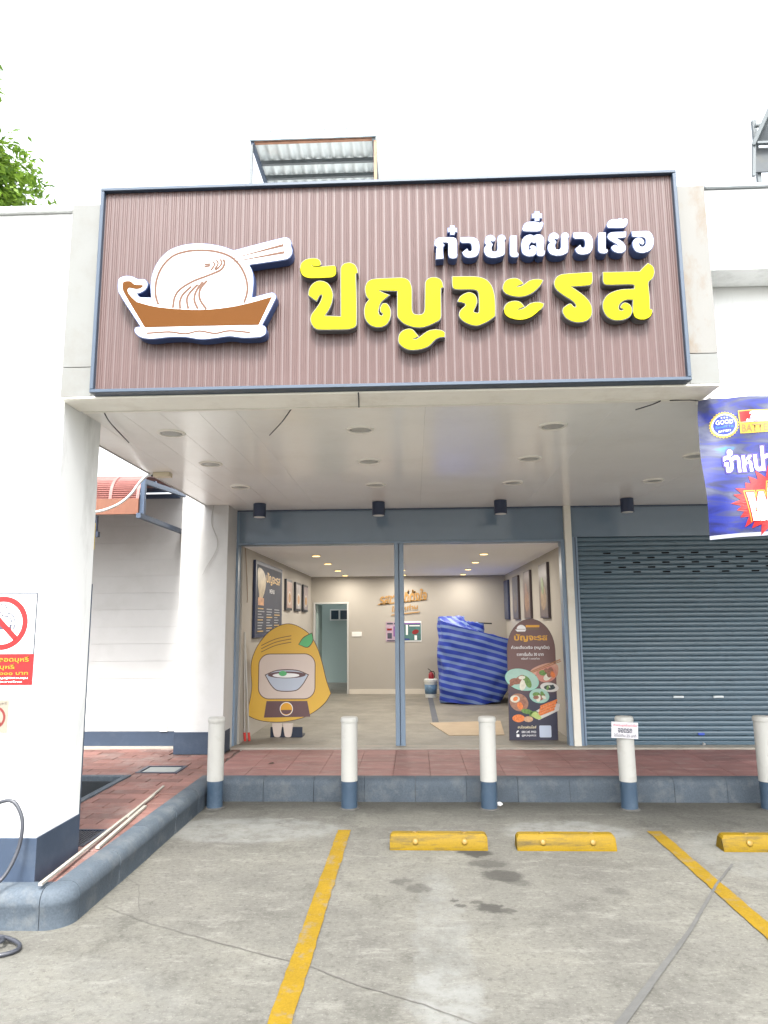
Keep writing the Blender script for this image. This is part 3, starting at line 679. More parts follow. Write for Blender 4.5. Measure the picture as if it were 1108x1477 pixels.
t = thing('parking_notice', 'small white parking notice with red heading fixed to a bollard', 'sign', (1.80, 6.43, .60))
t.rotation_euler = (0, R(3), 0)
o = MB().box(-.113, .113, -.012, -.007, 0, .135).build('plate', M('notice_white', (.55, .54, .57), .4, .03), None); o.parent = t; o.location = (0, -.01, .0)
fl = lambda u, v, q: (u, -.0125-q-.004, v)
def text_local(name, body, par, cu, cv, mat, **k):
    o = text(name, body, fl, cu, cv, mat, None, **k); o.parent = par; return o
text_local('lettering', 'สำหรับลูกค้าเท่านั้น', t, 0, .108, M('notice_red', (.75, .05, .09), .5, .02), w=.20, h=.026, bold=.0)
text_local('lettering', 'จอดรถ', t, 0, .066, inkp, w=.12, h=.038, bold=.02)
text_local('lettering', 'ได้ไม่เกิน 25 นาที', t, 0, .026, inkp, w=.19, h=.028, bold=.0)

# wheel stops
ws_m = M('wheel_stop_yellow', (.142, .090, .0025), .6, .14, 5., .12, 60, spec=.15, dirt=((.035, .028, .015), .8, 6., .5, .68), stretch=(.5, 3, 3), fine=.07)
def wheel_stop(x, lab, first=None):
    t = thing('wheel_stop', lab, 'wheel stop', (x, 5.42, 0), 'yellow wheel stops')
    if first:
        for c in first.children: share(c, c.location, t)
        return t
    L = .348; mb = MB(); rings = []
    for xx, k in ((-L, .80), (-L+.012, .95), (-L+.03, 1), (L-.03, 1), (L-.012, .95), (L, .80)):
        rings.append([(xx, y*(.92+.08*k), z*k) for y, z in ((-.068, 0), (-.068, .018), (-.040, .095), (-.030, .104), (.030, .104), (.040, .095), (.068, .018), (.068, 0))])
    mb.rings(rings); o = mb.build('body', ws_m, None, 30); o.parent = t; o.location = (0, 0, 0)
    for xx in (-.165, .185):
        o = MB().lathe([(.021, 0), (.021, .006), (.012, .009)], n=16).build('bolt', M('bolt_cap', (.15, .09, .006), .5, .1), None, True); o.parent = t
        o.location = (xx, -.055, .055); o.rotation_euler = (R(70), 0, 0)
        o = MB().lathe([(.02, 0), (.02, .004)], n=16).build('bolt', M('bolt_cap', (0, 0, 0)), None, True); o.parent = t; o.location = (xx, 0, .1035)
    return t
w0 = wheel_stop(.153, 'yellow wheel stop beside the left bay line, oil drips before it')
wheel_stop(1.056, 'yellow wheel stop in the middle, between two others', w0)
wheel_stop(2.49, 'yellow wheel stop cut off by the right edge', w0)

# small litter
crumple = MB(); rl = random.Random(12)
crumple.rings([[(.73+r*math.cos(a)*rl.uniform(.7, 1.2), 6.63+r*math.sin(a)*rl.uniform(.6, 1.1), z+rl.uniform(0, .006)) for a in [2*math.pi*k/9 for k in range(9)]] for r, z in ((.035, .0), (.04, .008), (.022, .02), (.006, .022))])
tag(crumple.build('paper_scrap', whitep), 'crumpled scrap of white paper at the kerb foot by a bollard', 'litter')
lf_ = MB()
for (x, y, a) in ((-1.50, 7.42, .3), (-1.44, 7.45, 2.2)):
    d = Vector((math.cos(a), math.sin(a), 0)); n_ = Vector((-d.y, d.x, 0)); c = Vector((x, y, .196))
    lf_.poly([c, c+d*.035+n_*.014+Vector((0, 0, .012)), c+d*.075+Vector((0, 0, .004)), c+d*.035-n_*.014+Vector((0, 0, .006))])
tag(lf_.build('dry_leaf', M('dry_leaf', (.05, .035, .025), .8, .2)), 'dry dark leaf curled on the red walkway near the left bollards', 'leaf')

# ================================================================== CANOPY LIGHTS
rim_m = M('downlight_rim', (.80, .78, .72), .4, .05, 8.)
dif_m = M('downlight_diffuser', (.40, .40, .38), .35, .05, 8.)
def downlight(x, y, lab, first=None):
    t = thing('downlight', lab, 'ceiling light', (x, y, SZ-.004), 'unlit round downlights in the canopy')
    if first:
        for c in first.children: share(c, c.location, t)
        return t
    n = 32
    def ring(r, z): return [(r*math.cos(2*math.pi*k/n), r*math.sin(2*math.pi*k/n), z) for k in range(n)]
    o = MB().rings([ring(.100, 0), ring(.100, -.006), ring(.092, -.012), ring(.080, -.010), ring(.076, -.001)], cap=False).build('rim', rim_m, None, 50); o.parent = t; o.location = (0, 0, -.012)
    o = MB().rings([ring(.079, -.002), ring(.05, -.006), ring(.01, -.008)]).build('diffuser', dif_m, None, True); o.parent = t; o.location = (0, 0, -.009)
    return t
d0 = None
rows = {0: 'front row', 1: 'middle row', 2: 'back row'}; cols = ['nearest the left pier', 'left of the middle', 'right of the middle', 'over the shutter side']
for i, x in enumerate((-1.72, -.362, .993, 2.36)):
    for j, y in enumerate((4.87, 5.87, 6.915)):
        if i == 3 and j == 0: continue
        o = downlight(x, y, 'unlit round canopy downlight, %s, %s' % (rows[j], cols[i]), d0); d0 = d0 or o
lens_m = M('spot_lens', (.75, .75, .72), .3, .02)
def spot(x, lab, first=None):
    t = thing('cylinder_spotlight', lab, 'spotlight', (x, 7.94, SZ-.004), 'dark cylinder spotlights under the canopy')
    if first:
        for c in first.children: share(c, c.location, t)
        return t
    o = MB().lathe([(.072, -.155), (.072, -.003), (.066, 0)], n=32).build('body', M('spot_navy', (.02, .032, .07), .45, .05), None, 40); o.parent = t; o.location = (0, 0, -.155)
    o = MB().lathe([(.062, -.1585), (.062, -.154)], n=32).build('lens', lens_m, None, False); o.parent = t; o.location = (0, 0, -.1585)
    return t
p0 = spot(-1.745, 'dark cylinder spotlight nearest the left pilaster')
spot(-.385, 'dark cylinder spotlight just left of the centre post', p0)
spot(.992, 'dark cylinder spotlight over the right half of the open front', p0)
spot(2.4, 'dark cylinder spotlight over the closed shutter', p0)
# loose ends under the canopy
wire_m = M('dark_wire', (.03, .03, .035), .6, .05)
for lab, pts in (('dark wire end dangling from the beam near the pier', [(-1.965, 4.32, 2.94), (-2.0, 4.5, 2.925), (-2.08, 5.0, 2.925)]),
                 ('dark wire end poking out left of the beam centre', [(-.76, 4.32, 2.945), (-.86, 4.55, 2.93), (-1.01, 4.87, 2.925)]),
                 ('dark wire end at the right of the beam by the banner', [(1.54, 4.29, 2.94), (1.50, 4.33, 2.93), (1.42, 4.40, 2.92)]),
                 ('short wire hanging over the lower edge of the sign beam', [(-.31, 4.02, 2.942), (-.315, 4.12, 2.938), (-.325, 4.26, 2.93)])):
    tag(MB().tube(open_smooth(pts, 4), .004, 6).build('loose_wire', wire_m, None, True), lab, 'wire', 'loose wire ends at the beam')
tag(MB().tube(open_smooth([(-2.29, 7.985, 2.95), (-2.31, 7.985, 2.75), (-2.235, 7.98, 2.55), (-2.25, 7.98, 2.42), (-2.34, 7.98, 2.26), (-2.39, 7.97, 2.15)], 6), .004, 6).build('loose_wire', M('grey_wire', (.35, .34, .32), .6, .05), None, True), 'thin grey wire hanging down the white pilaster', 'wire', 'loose wire ends at the beam')
t = thing('junction_box', 'cream junction box at the canopy edge where the white cable starts', 'junction box', (-2.26, 6.2, SZ-.05))
MB().box(-2.33, -2.18, 6.16, 6.25, SZ-.045, SZ-.006, bev=.006).build('box', M('cream_plastic', (.62, .55, .40), .5, .04), t)
MB().tube([(-2.36, 6.205, SZ-.025), (-2.33, 6.205, SZ-.025)], .012, 8).build('gland', black, t)
tag(MB().tube(open_smooth([(-2.345, 6.205, 2.936), (-2.40, 6.205, 2.93), (-2.47, 6.21, 2.865), (-2.55, 6.21, 2.755), (-2.67, 6.21, 2.665), (-2.86, 6.2, 2.605), (-3.1, 6.1, 2.6), (-3.5, 5.9, 2.66), (-4.2, 5.5, 2.9)], 6), .012, 8).build('power_cable', pvc, None, True), 'white cable sagging from the canopy edge past the red awning', 'cable')
tag(B(-2.955, -2.865, 8.372, 8.399, .375, .455, bev=.004).build('socket_box', M('socket_white', (.68, .67, .63), .5, .03)), 'small white socket box low on the boarded wall', 'socket')

# ================================================================== CLOSED SHUTTER
sh_m = M('shutter_blue_grey', (.086, .134, .172), .24, .05, 2.2, .0, 30, spec=.55, rnd=.05, stretch=(.6, 1, 6), dirt=((.13, .17, .20), .35, 1.3))
sh = thing('roller_shutter', 'closed blue-grey roller shutter at the right', 'roller shutter', (4, 8.44, .21))
rg0 = random.Random(21); SPI = .0555; z = .255; first = None; k = 0
while z < 2.60:
    if first is None:
        pr = [(0, 0), (-.0075, .004), (-.0115, .014), (-.0125, .028), (-.0115, .041), (-.0075, .0505), (0, .0535), (.006, .0535), (.006, 0)]
        first = MB().prism([(1.935, 8.462+y, z+zz) for y, zz in pr], (4.6, 0, 0)).build('slat', sh_m, sh, 50)
    else: share(first, (0, rg0.uniform(-.0022, .0022), k*SPI), sh).rotation_euler = (0, 0, R(rg0.uniform(-.025, .025)))
    z += SPI; k += 1
MB().box(1.94, 6.5, 8.44, 8.48, .213, .254, bev=.004).build('bottom_bar', sh_m, sh)
MB().box(1.872, 1.936, 8.405, 8.50, .21, 2.585, bev=.004).build('guide_rail', alu_blue, sh)
MB().box(1.905, 1.915, 8.40, 8.41, .212, 2.58).build('rail_groove', steel_blue, sh)
v0 = None
for j in range(5):
    zc = .255+SPI*(38-j)+.016
    x = 2.24+(.17 if j % 2 else 0)
    while x < 5.5:
        if v0 is None: v0 = MB().prism([(x+.005*a+.088*b_, 8.4455, zc+c) for a, b_, c in ((0, 0, .005), (1, 0, 0), (-1, 1, 0), (0, 1, .005), (0, 1, .012), (-1, 1, .017), (1, 0, .017), (0, 0, .012))], (0, .012, 0)).build('vent_slot', M('slot_black', (.004, .005, .007), .8, .02, spec=.1), sh); vx, vz = x, zc
        else: share(v0, (x-vx, 0, zc-vz), sh)
        x += .34
for x in (2.94, 3.385):
    MB().box(x, x+.115, 8.425, 8.449, .728, .752, bev=.008).build('handle', M('shutter_handle', (.6, .66, .68), .3, .03), sh)
MB().box(3.19, 3.26, 8.436, 8.452, .318, .345, bev=.005).build('lock_tag', M('lock_blue', (.03, .08, .45), .4, .03), sh)
MB().lathe([(.018, 0), (.018, .02), (.008, .024)], c=(3.24, 8.43, .215), n=14).build('floor_bolt', M('zinc', (.5, .5, .5), .35, .05, metal=.8), sh)

# ================================================================== RED AWNING ON THE BOARDED WALL
aw = thing('awning', 'curved red ribbed awning on blue steel brackets on the boarded wall', 'awning', (-3.9, 8.4, 2.7))
awr = M('awning_red', (.20, .085, .075), .35, .06, 5., spec=.5)
prof = [(8.39, 3.21), (8.0, 3.205), (7.6, 3.19), (7.35, 3.165), (7.22, 3.125), (7.14, 3.07), (7.09, 3.0), (7.07, 2.93), (7.06, 2.87)]
pp_ = open_smooth([(a, b_) for a, b_ in prof], 6)
fine = []
for i, p in enumerate(pp_):
    fine.append(p+Vector((0, .011 if i % 2 else 0))*(1 if i < 24 else 0)+Vector((-.012 if i % 2 else 0, 0))*(1 if i >= 24 else 0))
MB().rings([[(-5.6, p.x, p.y) for p in fine]+[(-5.6, p.x+.004, p.y-.006) for p in fine[::-1]], [(-2.80, p.x, p.y) for p in fine]+[(-2.80, p.x+.004, p.y-.006) for p in fine[::-1]]]).build('sheet', awr, aw)
for x in (-2.815, -3.10, -3.385, -3.67, -3.955, -4.24):
    MB().rings([[(x-.016, p.x, p.y+.012), (x+.016, p.x, p.y+.012), (x+.016, p.x-.014, p.y+.004), (x-.016, p.x-.014, p.y+.004)] for p in pp_]).build('rib', M('awning_rib', (.24, .11, .10), .4, .05), aw)
MB().box(-5.6, -2.80, 7.04, 7.07, 2.715, 2.875).build('valance', M('valance_brown', (.17, .065, .035), .5, .12, 6., stretch=(8, 1, 1)), aw)
MB().box(-2.80, -2.755, 7.08, 7.13, 2.68, 3.06).build('end_post', steel_blue, aw)
MB().bar((-2.778, 7.0, 2.695), (-2.778, 8.4, 2.70), .045, .05).build('brace', steel_blue, aw)
MB().bar((-2.778, 7.1, 3.065), (-2.778, 8.4, 3.155), .045, .05).build('rafter', steel_blue, aw)
for y in (7.5, 7.9, 8.3): MB().box(-5.6, -2.80, y, y+.04, 3.10, 3.15).build('purlin', steel_blue, aw)
MB().box(-3.30, -3.24, 7.08, 7.12, 2.53, 2.714).build('hanger', navy, aw); MB().box(-3.40, -3.22, 7.075, 7.125, 2.49, 2.545).build('hanger_foot', navy, aw)

# ================================================================== ROOFTOP SHELTERS
corr = M('corrugated_pale', (.56, .62, .63), .5, .06, 4., dirt=((.36, .35, .31), .4, 3.))
def corrugated(x0, x1, pts, amp=.018, pitch=.11, th=.006):
    """sheet with waves across X along a polyline of (y, z)"""
    xs = []; n = int((x1-x0)/pitch*6)
    ring = []
    for y, z in pts:
        r = []
        for i in range(n+1):
            x = x0+(x1-x0)*i/n; r.append((x, y, z+amp*math.cos(2*math.pi*(x-x0)/pitch)))
        r += [(a, b_+.001, c-th) for a, b_, c in r[::-1]]
        ring.append(r)
    return MB().rings(ring)
t = thing('rooftop_shelter', 'small corrugated roof shelter standing above the middle of the sign', 'roof shelter', (-.95, 6.8, 3.3))
corrugated(-1.60, -.30, [(6.42, 6.50), (7.3, 6.46)]).build('roof_sheet', corr, t, 60)
MB().box(-1.59, -.31, 6.405, 6.42, 6.40, 6.485).build('front_flashing', M('flashing_blue', (.22, .29, .33), .4, .05), t)
rust = M('rusty_steel', (.30, .15, .09), .7, .3, 12.)
gst = M('grey_steel', (.085, .10, .107), .5, .08, 6.)
for y in (6.46, 6.80, 7.05, 7.22): MB().box(-1.56, -.34, y, y+.035, 6.41, 6.45).build('purlin', rust if y < 6.5 else gst, t)
for x in (-1.58, -.355): MB().box(x, x+.035, 6.43, 7.25, 6.37, 6.409).build('side_rail', steel_blue if x < -1 else gst, t)
for x, y, mm in ((-1.585, 6.43, gst), (-.335, 6.43, rust), (-1.575, 7.2, gst), (-.335, 7.2, rust)): MB().box(x, x+.028, y, y+.028, 3.3, 6.37).build('post', mm, t)
t = thing('rooftop_shelter', 'dark corrugated shelter on the roof cut by the top right edge', 'roof shelter', (4.4, 7.2, 3.3))
dk = M('shelter_dark', (.036, .045, .052), .6, .15, 5., dirt=((.085, .08, .045), .5, 4.))
MB().rings([[(3.64, 7.0, 6.27), (5.6, 7.0, 6.27), (5.6, 7.0, 6.55), (3.68, 7.0, 6.55)], [(3.64, 7.02, 6.27), (5.6, 7.02, 6.27), (5.6, 7.02, 6.55), (3.68, 7.02, 6.55)]]).build('lower_panel', dk, t)
MB().rings([[(3.70, 6.99, 6.58), (5.6, 6.99, 6.58), (5.6, 6.85, 7.0), (3.86, 6.85, 7.0)], [(3.70, 7.01, 6.58), (5.6, 7.01, 6.58), (5.6, 6.87, 7.0), (3.86, 6.87, 7.0)]]).build('upper_panel', dk, t)
MB().bar((3.625, 6.97, 6.2), (3.66, 6.97, 6.56), .03, .03).build('edge_post', gst, t); MB().bar((3.65, 6.96, 6.55), (3.86, 6.83, 7.02), .04, .04).build('edge_rail', gst, t)
for z in (6.565, 6.77): MB().box(3.68, 5.6, 6.93, 6.97, z-.012, z+.012).build('cross_rail', gst, t)
for x in (3.7, 5.5): MB().box(x, x+.04, 7.03, 7.07, 3.3, 6.9).build('post', gst, t)

# ================================================================== TREE BEHIND THE PIER
TX = -.25
tr = thing('tree', 'leafy green tree rising behind the white pier at top left', 'tree', (-8.0+TX, 11.2, 0))
bark = M('bark', (.12, .09, .065), .9, .2, 8., .5, 30)
mb = MB(); mb.tube(open_smooth([(-8.0+TX, 11.2, 0), (-8.05+TX, 11.15, 2), (-7.9+TX, 11.1, 4), (-8.0+TX, 11.1, 6.2)], 5), .2, 12, .11)
rg = random.Random(3); tips = []
for k in range(26):
    a = rg.uniform(0, 2*math.pi) if k > 13 else rg.uniform(-1.1, .8); zz = rg.uniform(4.9, 6.2); L = rg.uniform(1.0, 1.9)
    p = Vector((-7.95+TX, 11.1, zz)); q = p+Vector((math.cos(a)*L, math.sin(a)*L, rg.uniform(1.6, 4.2)))
    mid = p*.5+q*.5+Vector((0, 0, .25)); pts = open_smooth([p, mid, q], 4); mb.tube(pts, .06, 7, .015)
    for j in range(9):
        s = rg.uniform(.35, 1); o = p.lerp(q, s)+Vector((0, 0, .2)); d = Vector((rg.uniform(-1, 1), rg.uniform(-1, 1), rg.uniform(-.3, .9)))*rg.uniform(.35, .75)
        mb.tube([o, o+d*.5+Vector((0, 0, .05)), o+d], .014, 5, .005); tips.append(o+d); tips.append(o+d*.6); tips.append(o+d*.8+Vector((rg.uniform(-.2, .2), rg.uniform(-.2, .2), -.12)))
for k in range(190):
    a = rg.uniform(0, 2*math.pi); b_ = rg.uniform(-.35, 1.2); r_ = rg.uniform(.72, 1)
    tips.append(Vector((-8.15+TX+2.15*r_*math.cos(a)*math.cos(b_), 11.1+1.9*r_*math.sin(a)*math.cos(b_), 8.35+2.1*r_*math.sin(b_))))
mb.build('trunk', bark, tr, True)
leafm = bpy.data.materials.new('leaf_green'); leafm.use_nodes = True; _n = leafm.node_tree.nodes; _l = leafm.node_tree.links; _b = _n['Principled BSDF']
_g = _n.new('ShaderNodeNewGeometry'); _no = _n.new('ShaderNodeTexNoise'); _no.inputs['Scale'].default_value = 3.5; _r = _n.new('ShaderNodeValToRGB')
_r.color_ramp.elements[0].position = .3; _r.color_ramp.elements[0].color = (.06, .13, .018, 1); _r.color_ramp.elements[1].position = .7; _r.color_ramp.elements[1].color = (.20, .31, .04, 1)
_l.new(_g.outputs['Position'], _no.inputs['Vector']); _l.new(_no.outputs[0], _r.inputs[0]); _l.new(_r.outputs[0], _b.inputs['Base Color'])
_b.inputs['Roughness'].default_value = .5
_tr = _n.new('ShaderNodeBsdfTranslucent'); _l.new(_r.outputs[0], _tr.inputs[0]); _mx = _n.new('ShaderNodeMixShader'); _mx.inputs[0].default_value = .35
_l.new(_b.outputs[0], _mx.inputs[1]); _l.new(_tr.outputs[0], _mx.inputs[2]); _l.new(_mx.outputs[0], _n['Material Output'].inputs['Surface'])
mb = MB()
for tp in tips:
    for j in range(46):
        c = tp+Vector((rg.gauss(0, .16), rg.gauss(0, .16), rg.gauss(0, .14)))
        a = rg.uniform(0, 2*math.pi); d = Vector((math.cos(a), math.sin(a), rg.uniform(-1.1, .3))).normalized(); s = d.cross(Vector((rg.uniform(-.5, .5), rg.uniform(-.5, .5), 1))).normalized()
        L = rg.uniform(.12, .21); W_ = L*.19
        nn = d.cross(s)
        mb.poly([c, c+d*L*.45+s*W_-nn*.006, c+d*L, c+d*L*.45-s*W_-nn*.006])
cr = mb.build('crown', leafm, tr)

# ================================================================== BANNER ON THE RIGHT
bn = thing('banner', 'shiny blue battery advertising banner hanging at the right edge', 'banner', (2.7, 4.25, 2.08))
BX, BT, BW, BH = 1.739, 2.925, 1.9, .845
def bfold(u, v):
    e = math.exp(-((u)**2+(v)**2)/.06)
    return .010*math.sin(7*u+9*v)+.006*math.sin(23*u-11*v+1)+.012*e*math.sin(30*(u+v*.6))+.010*math.sin(4.2*(-v)+u*2)*(.5-v)
def bpt(u, v, q=0): return (BX+u-.004*v+.012*math.sin(5*v)*math.exp(-u*8), 4.225-bfold(u, v)-q, BT+v+.018*math.sin(u*2.2)-.012*math.exp(-u*6))
mb = MB(); NU, NV = 90, 44
mb.rings([[bpt(BW*i/NU, -BH*j/NV) for i in range(NU+1)] for j in range(NV+1)], cap=False, close=False)
vin = bpy.data.materials.new('banner_vinyl'); vin.use_nodes = True; n = vin.node_tree.nodes; l = vin.node_tree.links; b = n['Principled BSDF']; b.inputs['Roughness'].default_value = .25
g = n.new('ShaderNodeNewGeometry'); mp = n.new('ShaderNodeMapping'); mp.inputs['Rotation'].default_value = (0, R(-14), 0); mp.inputs['Scale'].default_value = (2.2, 1, 9)
l.new(g.outputs['Position'], mp.inputs[0]); no = n.new('ShaderNodeTexNoise'); no.inputs['Scale'].default_value = 1.6; no.inputs['Detail'].default_value = 5; no.inputs['Distortion'].default_value = .8; l.new(mp.outputs[0], no.inputs['Vector'])
cr_ = n.new('ShaderNodeValToRGB'); e = cr_.color_ramp.elements; e[0].position = .3; e[0].color = (.008, .010, .055, 1); e[1].position = .78; e[1].color = (.03, .20, .5, 1)
for p_, c_ in ((.45, (.012, .02, .17, 1)), (.55, (.03, .035, .085, 1)), (.66, (.06, .07, .12, 1))): q = e.new(p_); q.color = c_  # grey-lilac stops paint the vinyl's sheen among the printed blue streaks
l.new(no.outputs[0], cr_.inputs[0]); l.new(cr_.outputs[0], b.inputs['Base Color'])
mb.build('sheet', vin, bn, True)
hem = M('banner_hem', (.25, .26, .32), .4, .05)
MB().rings([[bpt(BW*i/NU, -BH, .0015) for i in range(NU+1)], [bpt(BW*i/NU, -BH+.022, .0015) for i in range(NU+1)]], cap=False, close=False).build('hem', hem, bn, True)
bf = lambda u, v, q: bpt(u, v, q)
def bshape(name, pts, mat, q):
    """flat print following the folds: outline filled and draped over the sheet"""
    cu = bpy.data.curves.new('s', 'CURVE'); cu.dimensions = '2D'; cu.fill_mode = 'BOTH'
    sp = cu.splines.new('POLY'); sp.points.add(len(pts)-1); sp.use_cyclic_u = True
    for i, p in enumerate(pts): sp.points[i].co = (p[0], p[1], 0, 1)
    me = curve_mesh(cu); return drape(me, name, mat, q)
def drape(me, name, mat, q):
    bm_ = bmesh.new(); bm_.from_mesh(me)
    for it in range(3):
        ed = [e_ for e_ in bm_.edges if e_.calc_length() > .03]
        if ed: bmesh.ops.subdivide_edges(bm_, edges=ed, cuts=1); bmesh.ops.triangulate(bm_, faces=bm_.faces)
    bm_.to_mesh(me); bm_.free()
    return flat_mesh(me, lambda x, y, z: bpt(x, y, q), name, mat, bn)
def btext(body, u0, vc, h, mat, q, bold=.02, w=None, shear=0):
    c = bpy.data.curves.new('t', 'FONT'); c.body = body; c.resolution_u = 3; c.offset = bold; c.shear = shear
    me = curve_mesh(c); xs = [v.co.x for v in me.vertices]; ys_ = [v.co.y for v in me.vertices]
    k = h/(max(ys_)-min(ys_)); kx = w/(max(xs)-min(xs)) if w else k; x0 = min(xs); yc = (max(ys_)+min(ys_))/2
    for v in me.vertices: v.co = ((v.co.x-x0)*kx+u0, (v.co.y-yc)*k+vc, 0)
    return drape(me, 'lettering', mat, q)
bwh = M('banner_white', (.82, .83, .86), .3, .02); bgold = M('banner_gold', (.36, .25, .03), .3, .03); bred = M('banner_red', (.28, .008, .01), .3, .04); bblu = M('banner_blue', (.01, .025, .22), .3, .05); borange = M('banner_orange', (.9, .38, .03), .3, .03)
star = [(.145+(.083 if k % 2 else .076)*math.cos(2*math.pi*k/56), -.165+(.083 if k % 2 else .076)*math.sin(2*math.pi*k/56)) for k in range(56)]
bshape('medal', star, bgold, .003); bshape('medal_ring', oval(.145, -.165, .067, .067, 36), bwh, .0042); bshape('medal_disc', oval(.145, -.165, .061, .061, 36), bblu, .0054)
btext('GOOD', .098, -.148, .026, bwh, .0068, .005, w=.094); btext('Benefit 1st', .098, -.176, .016, M('banner_sky', (.05, .2, .45), .3, .02), .0068, .0, w=.094); btext('BATTERY', .112, -.203, .012, bwh, .0068, .0, w=.066); btext('* * *', .125, -.122, .010, bwh, .0068, .0, w=.04)
bshape('logo_plate', [(.226, -.085), (.475, -.085), (.47, -.225), (.232, -.225)], bgold, .003)
bshape('logo_red', [(.232, -.092), (.31, -.092), (.285, -.150), (.236, -.156)], bred, .0042)
bshape('logo_dark', [(.285, -.150), (.31, -.092), (.468, -.092), (.466, -.160), (.236, -.160)], M('banner_grey', (.20, .18, .26), .3, .05), .0042)
btext('3K', .268, -.126, .064, bwh, .0056, .03, w=.185, shear=.25)
btext('BATTERY', .242, -.194, .046, M('banner_brown', (.20, .13, .05), .3, .03), .0045, .02, w=.215)
btext('จำหน่าย', .112, -.385, .165, M('banner_violet', (.05, .03, .2), .3, .03), .003, .085, w=.375)
btext('จำหน่าย', .120, -.385, .150, bwh, .0045, .03, w=.355)
rb = random.Random(2)
burst = [(.41+(.215 if k % 2 else .27+rb.uniform(-.04, .04))*math.cos(2*math.pi*k/52), -.645+(.15 if k % 2 else .20+rb.uniform(-.02, .02))*math.sin(2*math.pi*k/52)) for k in range(52)]
bshape('starburst', burst, bred, .003)
btext('ฟรี', .216, -.64, .262, bgold, .0045, .085, w=.325); btext('ฟรี', .222, -.64, .250, bred, .0058, .062, w=.313); btext('ฟรี', .232, -.64, .236, bwh, .0072, .035, w=.293)
MB().tube([(1.742, 4.222, 2.915), (1.70, 4.25, 2.93), (1.60, 4.30, 2.945)], .003, 6).build('tie_cord', wire_m, bn)

# ================================================================== INSIDE THE SHOP
lampm = M('lamp_glow', (.8, .7, .4), .5, 0, emit=((1, .66, .22), .75))
trimw = M('lamp_trim', (.7, .69, .66), .4, .02)
l0 = None
cname = ['left', 'middle', 'right']; rname = ['first', 'second', 'third', 'last']
for i, x in enumerate((-1.34, -.20, .968)):
    for j, y in enumerate((9.75, 11.1, 12.6, 13.9)):
        t = thing('ceiling_spot', 'lit warm ceiling spot inside, %s from the front in the %s row' % (rname[j], cname[i]), 'ceiling light', (x, y, 2.528), 'lit spots in the shop ceiling')
        if l0:
            for c in l0.children: share(c, c.location, t)
        else:
            o = MB().lathe([(.062, -.012), (.068, 0)], n=24).build('trim', trimw, None); o.parent = t; o.location = (0, 0, -.012)
            o = MB().lathe([(.052, -.016), (.052, -.011)], n=24).build('glow_disc', lampm, None); o.parent = t; o.location = (0, 0, -.0165)
            ld = bpy.data.lights.new('spot_light', 'AREA'); ld.shape = 'DISK'; ld.size = .1; ld.energy = 2.9; ld.color = (1, .93, .82)
            lo = bpy.data.objects.new('spot_light', ld); C.objects.link(lo); lo.parent = t; lo.location = (0, 0, -.03)
            l0 = t

frame_m = M('frame_black', (.02, .022, .03), .4, .05)
t = thing('menu_board', 'large dark menu board with gold heading on the left inner wall', 'menu board', (-2.05, 10.0, 1.42))
MB().box(-2.069, -2.03, 9.10, 10.95, 1.42, 2.42, bev=.006).build('frame', M('menu_edge', (.015, .025, .07), .4, .05), t)
fn = face_right(-2.03, 9.10, 1.42)
shape('print', rrect(.06, 1.79, .05, .95, .005), fn, M('menu_navy', (.03, .035, .055), .7, .25, 3.), t, .002, 0)
mgold = M('menu_gold', (.50, .31, .08), .4, .2, 6.); mgrey = M('menu_grey', (.26, .27, .29), .5, .1, 8.); mwhite = M('menu_white', (.65, .65, .66), .5, .05)
text('heading', 'ปัญจะรส', fn, 1.15, .80, mgold, t, w=1.0, h=.17, bold=.02, q=.002)
text('heading', 'MENU', fn, 1.05, .63, mwhite, t, w=.35, h=.06, bold=.01, q=.002)
shape('noodle_picture', smooth_pts([(.12, .9, 0), (.45, .88, 0), (.62, .76, 0), (.55, .62, 0), (.38, .5, 0), (.26, .42, 0), (.2, .55, 0), (.1, .72, 0)], 4), fn, M('menu_food', (.30, .24, .15), .4, .5, 9.), t, .001, .002)
rm = random.Random(5)
for r_ in range(9):
    for c_ in range(3):
        u = .14+c_*.55; v = .37-r_*.037
        shape('menu_line', rrect(u, u+rm.uniform(.22, .42), v, v+.013, .002, 1), fn, mgrey if (r_+c_) % 4 else mgold, t, .0008, .002)
shape('menu_picture', rrect(.14, .5, .42, .52, .005), fn, M('menu_food2', (.40, .20, .10), .4, .6, 14.), t, .001, .0022)
pr_l = [M('poster_pink', (.36, .24, .20), .4, .35, 6., rnd=.1), M('poster_grey', (.30, .28, .28), .4, .35, 5.), M('poster_mauve', (.29, .24, .25), .4, .35, 7.)]
for k, (a, b_) in enumerate(((11.33, 11.88), (12.24, 12.80), (13.10, 13.66))):
    t = thing('picture_frame', 'black framed food picture on the left inner wall, %s from the menu board' % ('first', 'second', 'third')[k], 'picture', (-2.05, (a+b_)/2, 1.81), 'pictures on the left inner wall')
    MB().box(-2.069, -2.03, a, b_, 1.81, 2.31, bev=.004).build('frame', frame_m, t)
    fn = face_right(-2.03, a, 1.81)
    shape('print', rrect(.05, b_-a-.04, .04, .46, .003), fn, pr_l[k], t, .002, 0)
    shape('dish', oval((b_-a)/2, .2, .16, .11, 24), fn, M('dish_white', (.5, .47, .42), .4, .2, 12.), t, .001, .002)
    shape('noodles', oval((b_-a)/2, .2, .12, .08, 24), fn, M('dish_food', (.36, .19, .08), .4, .6, 25.), t, .001, .003)
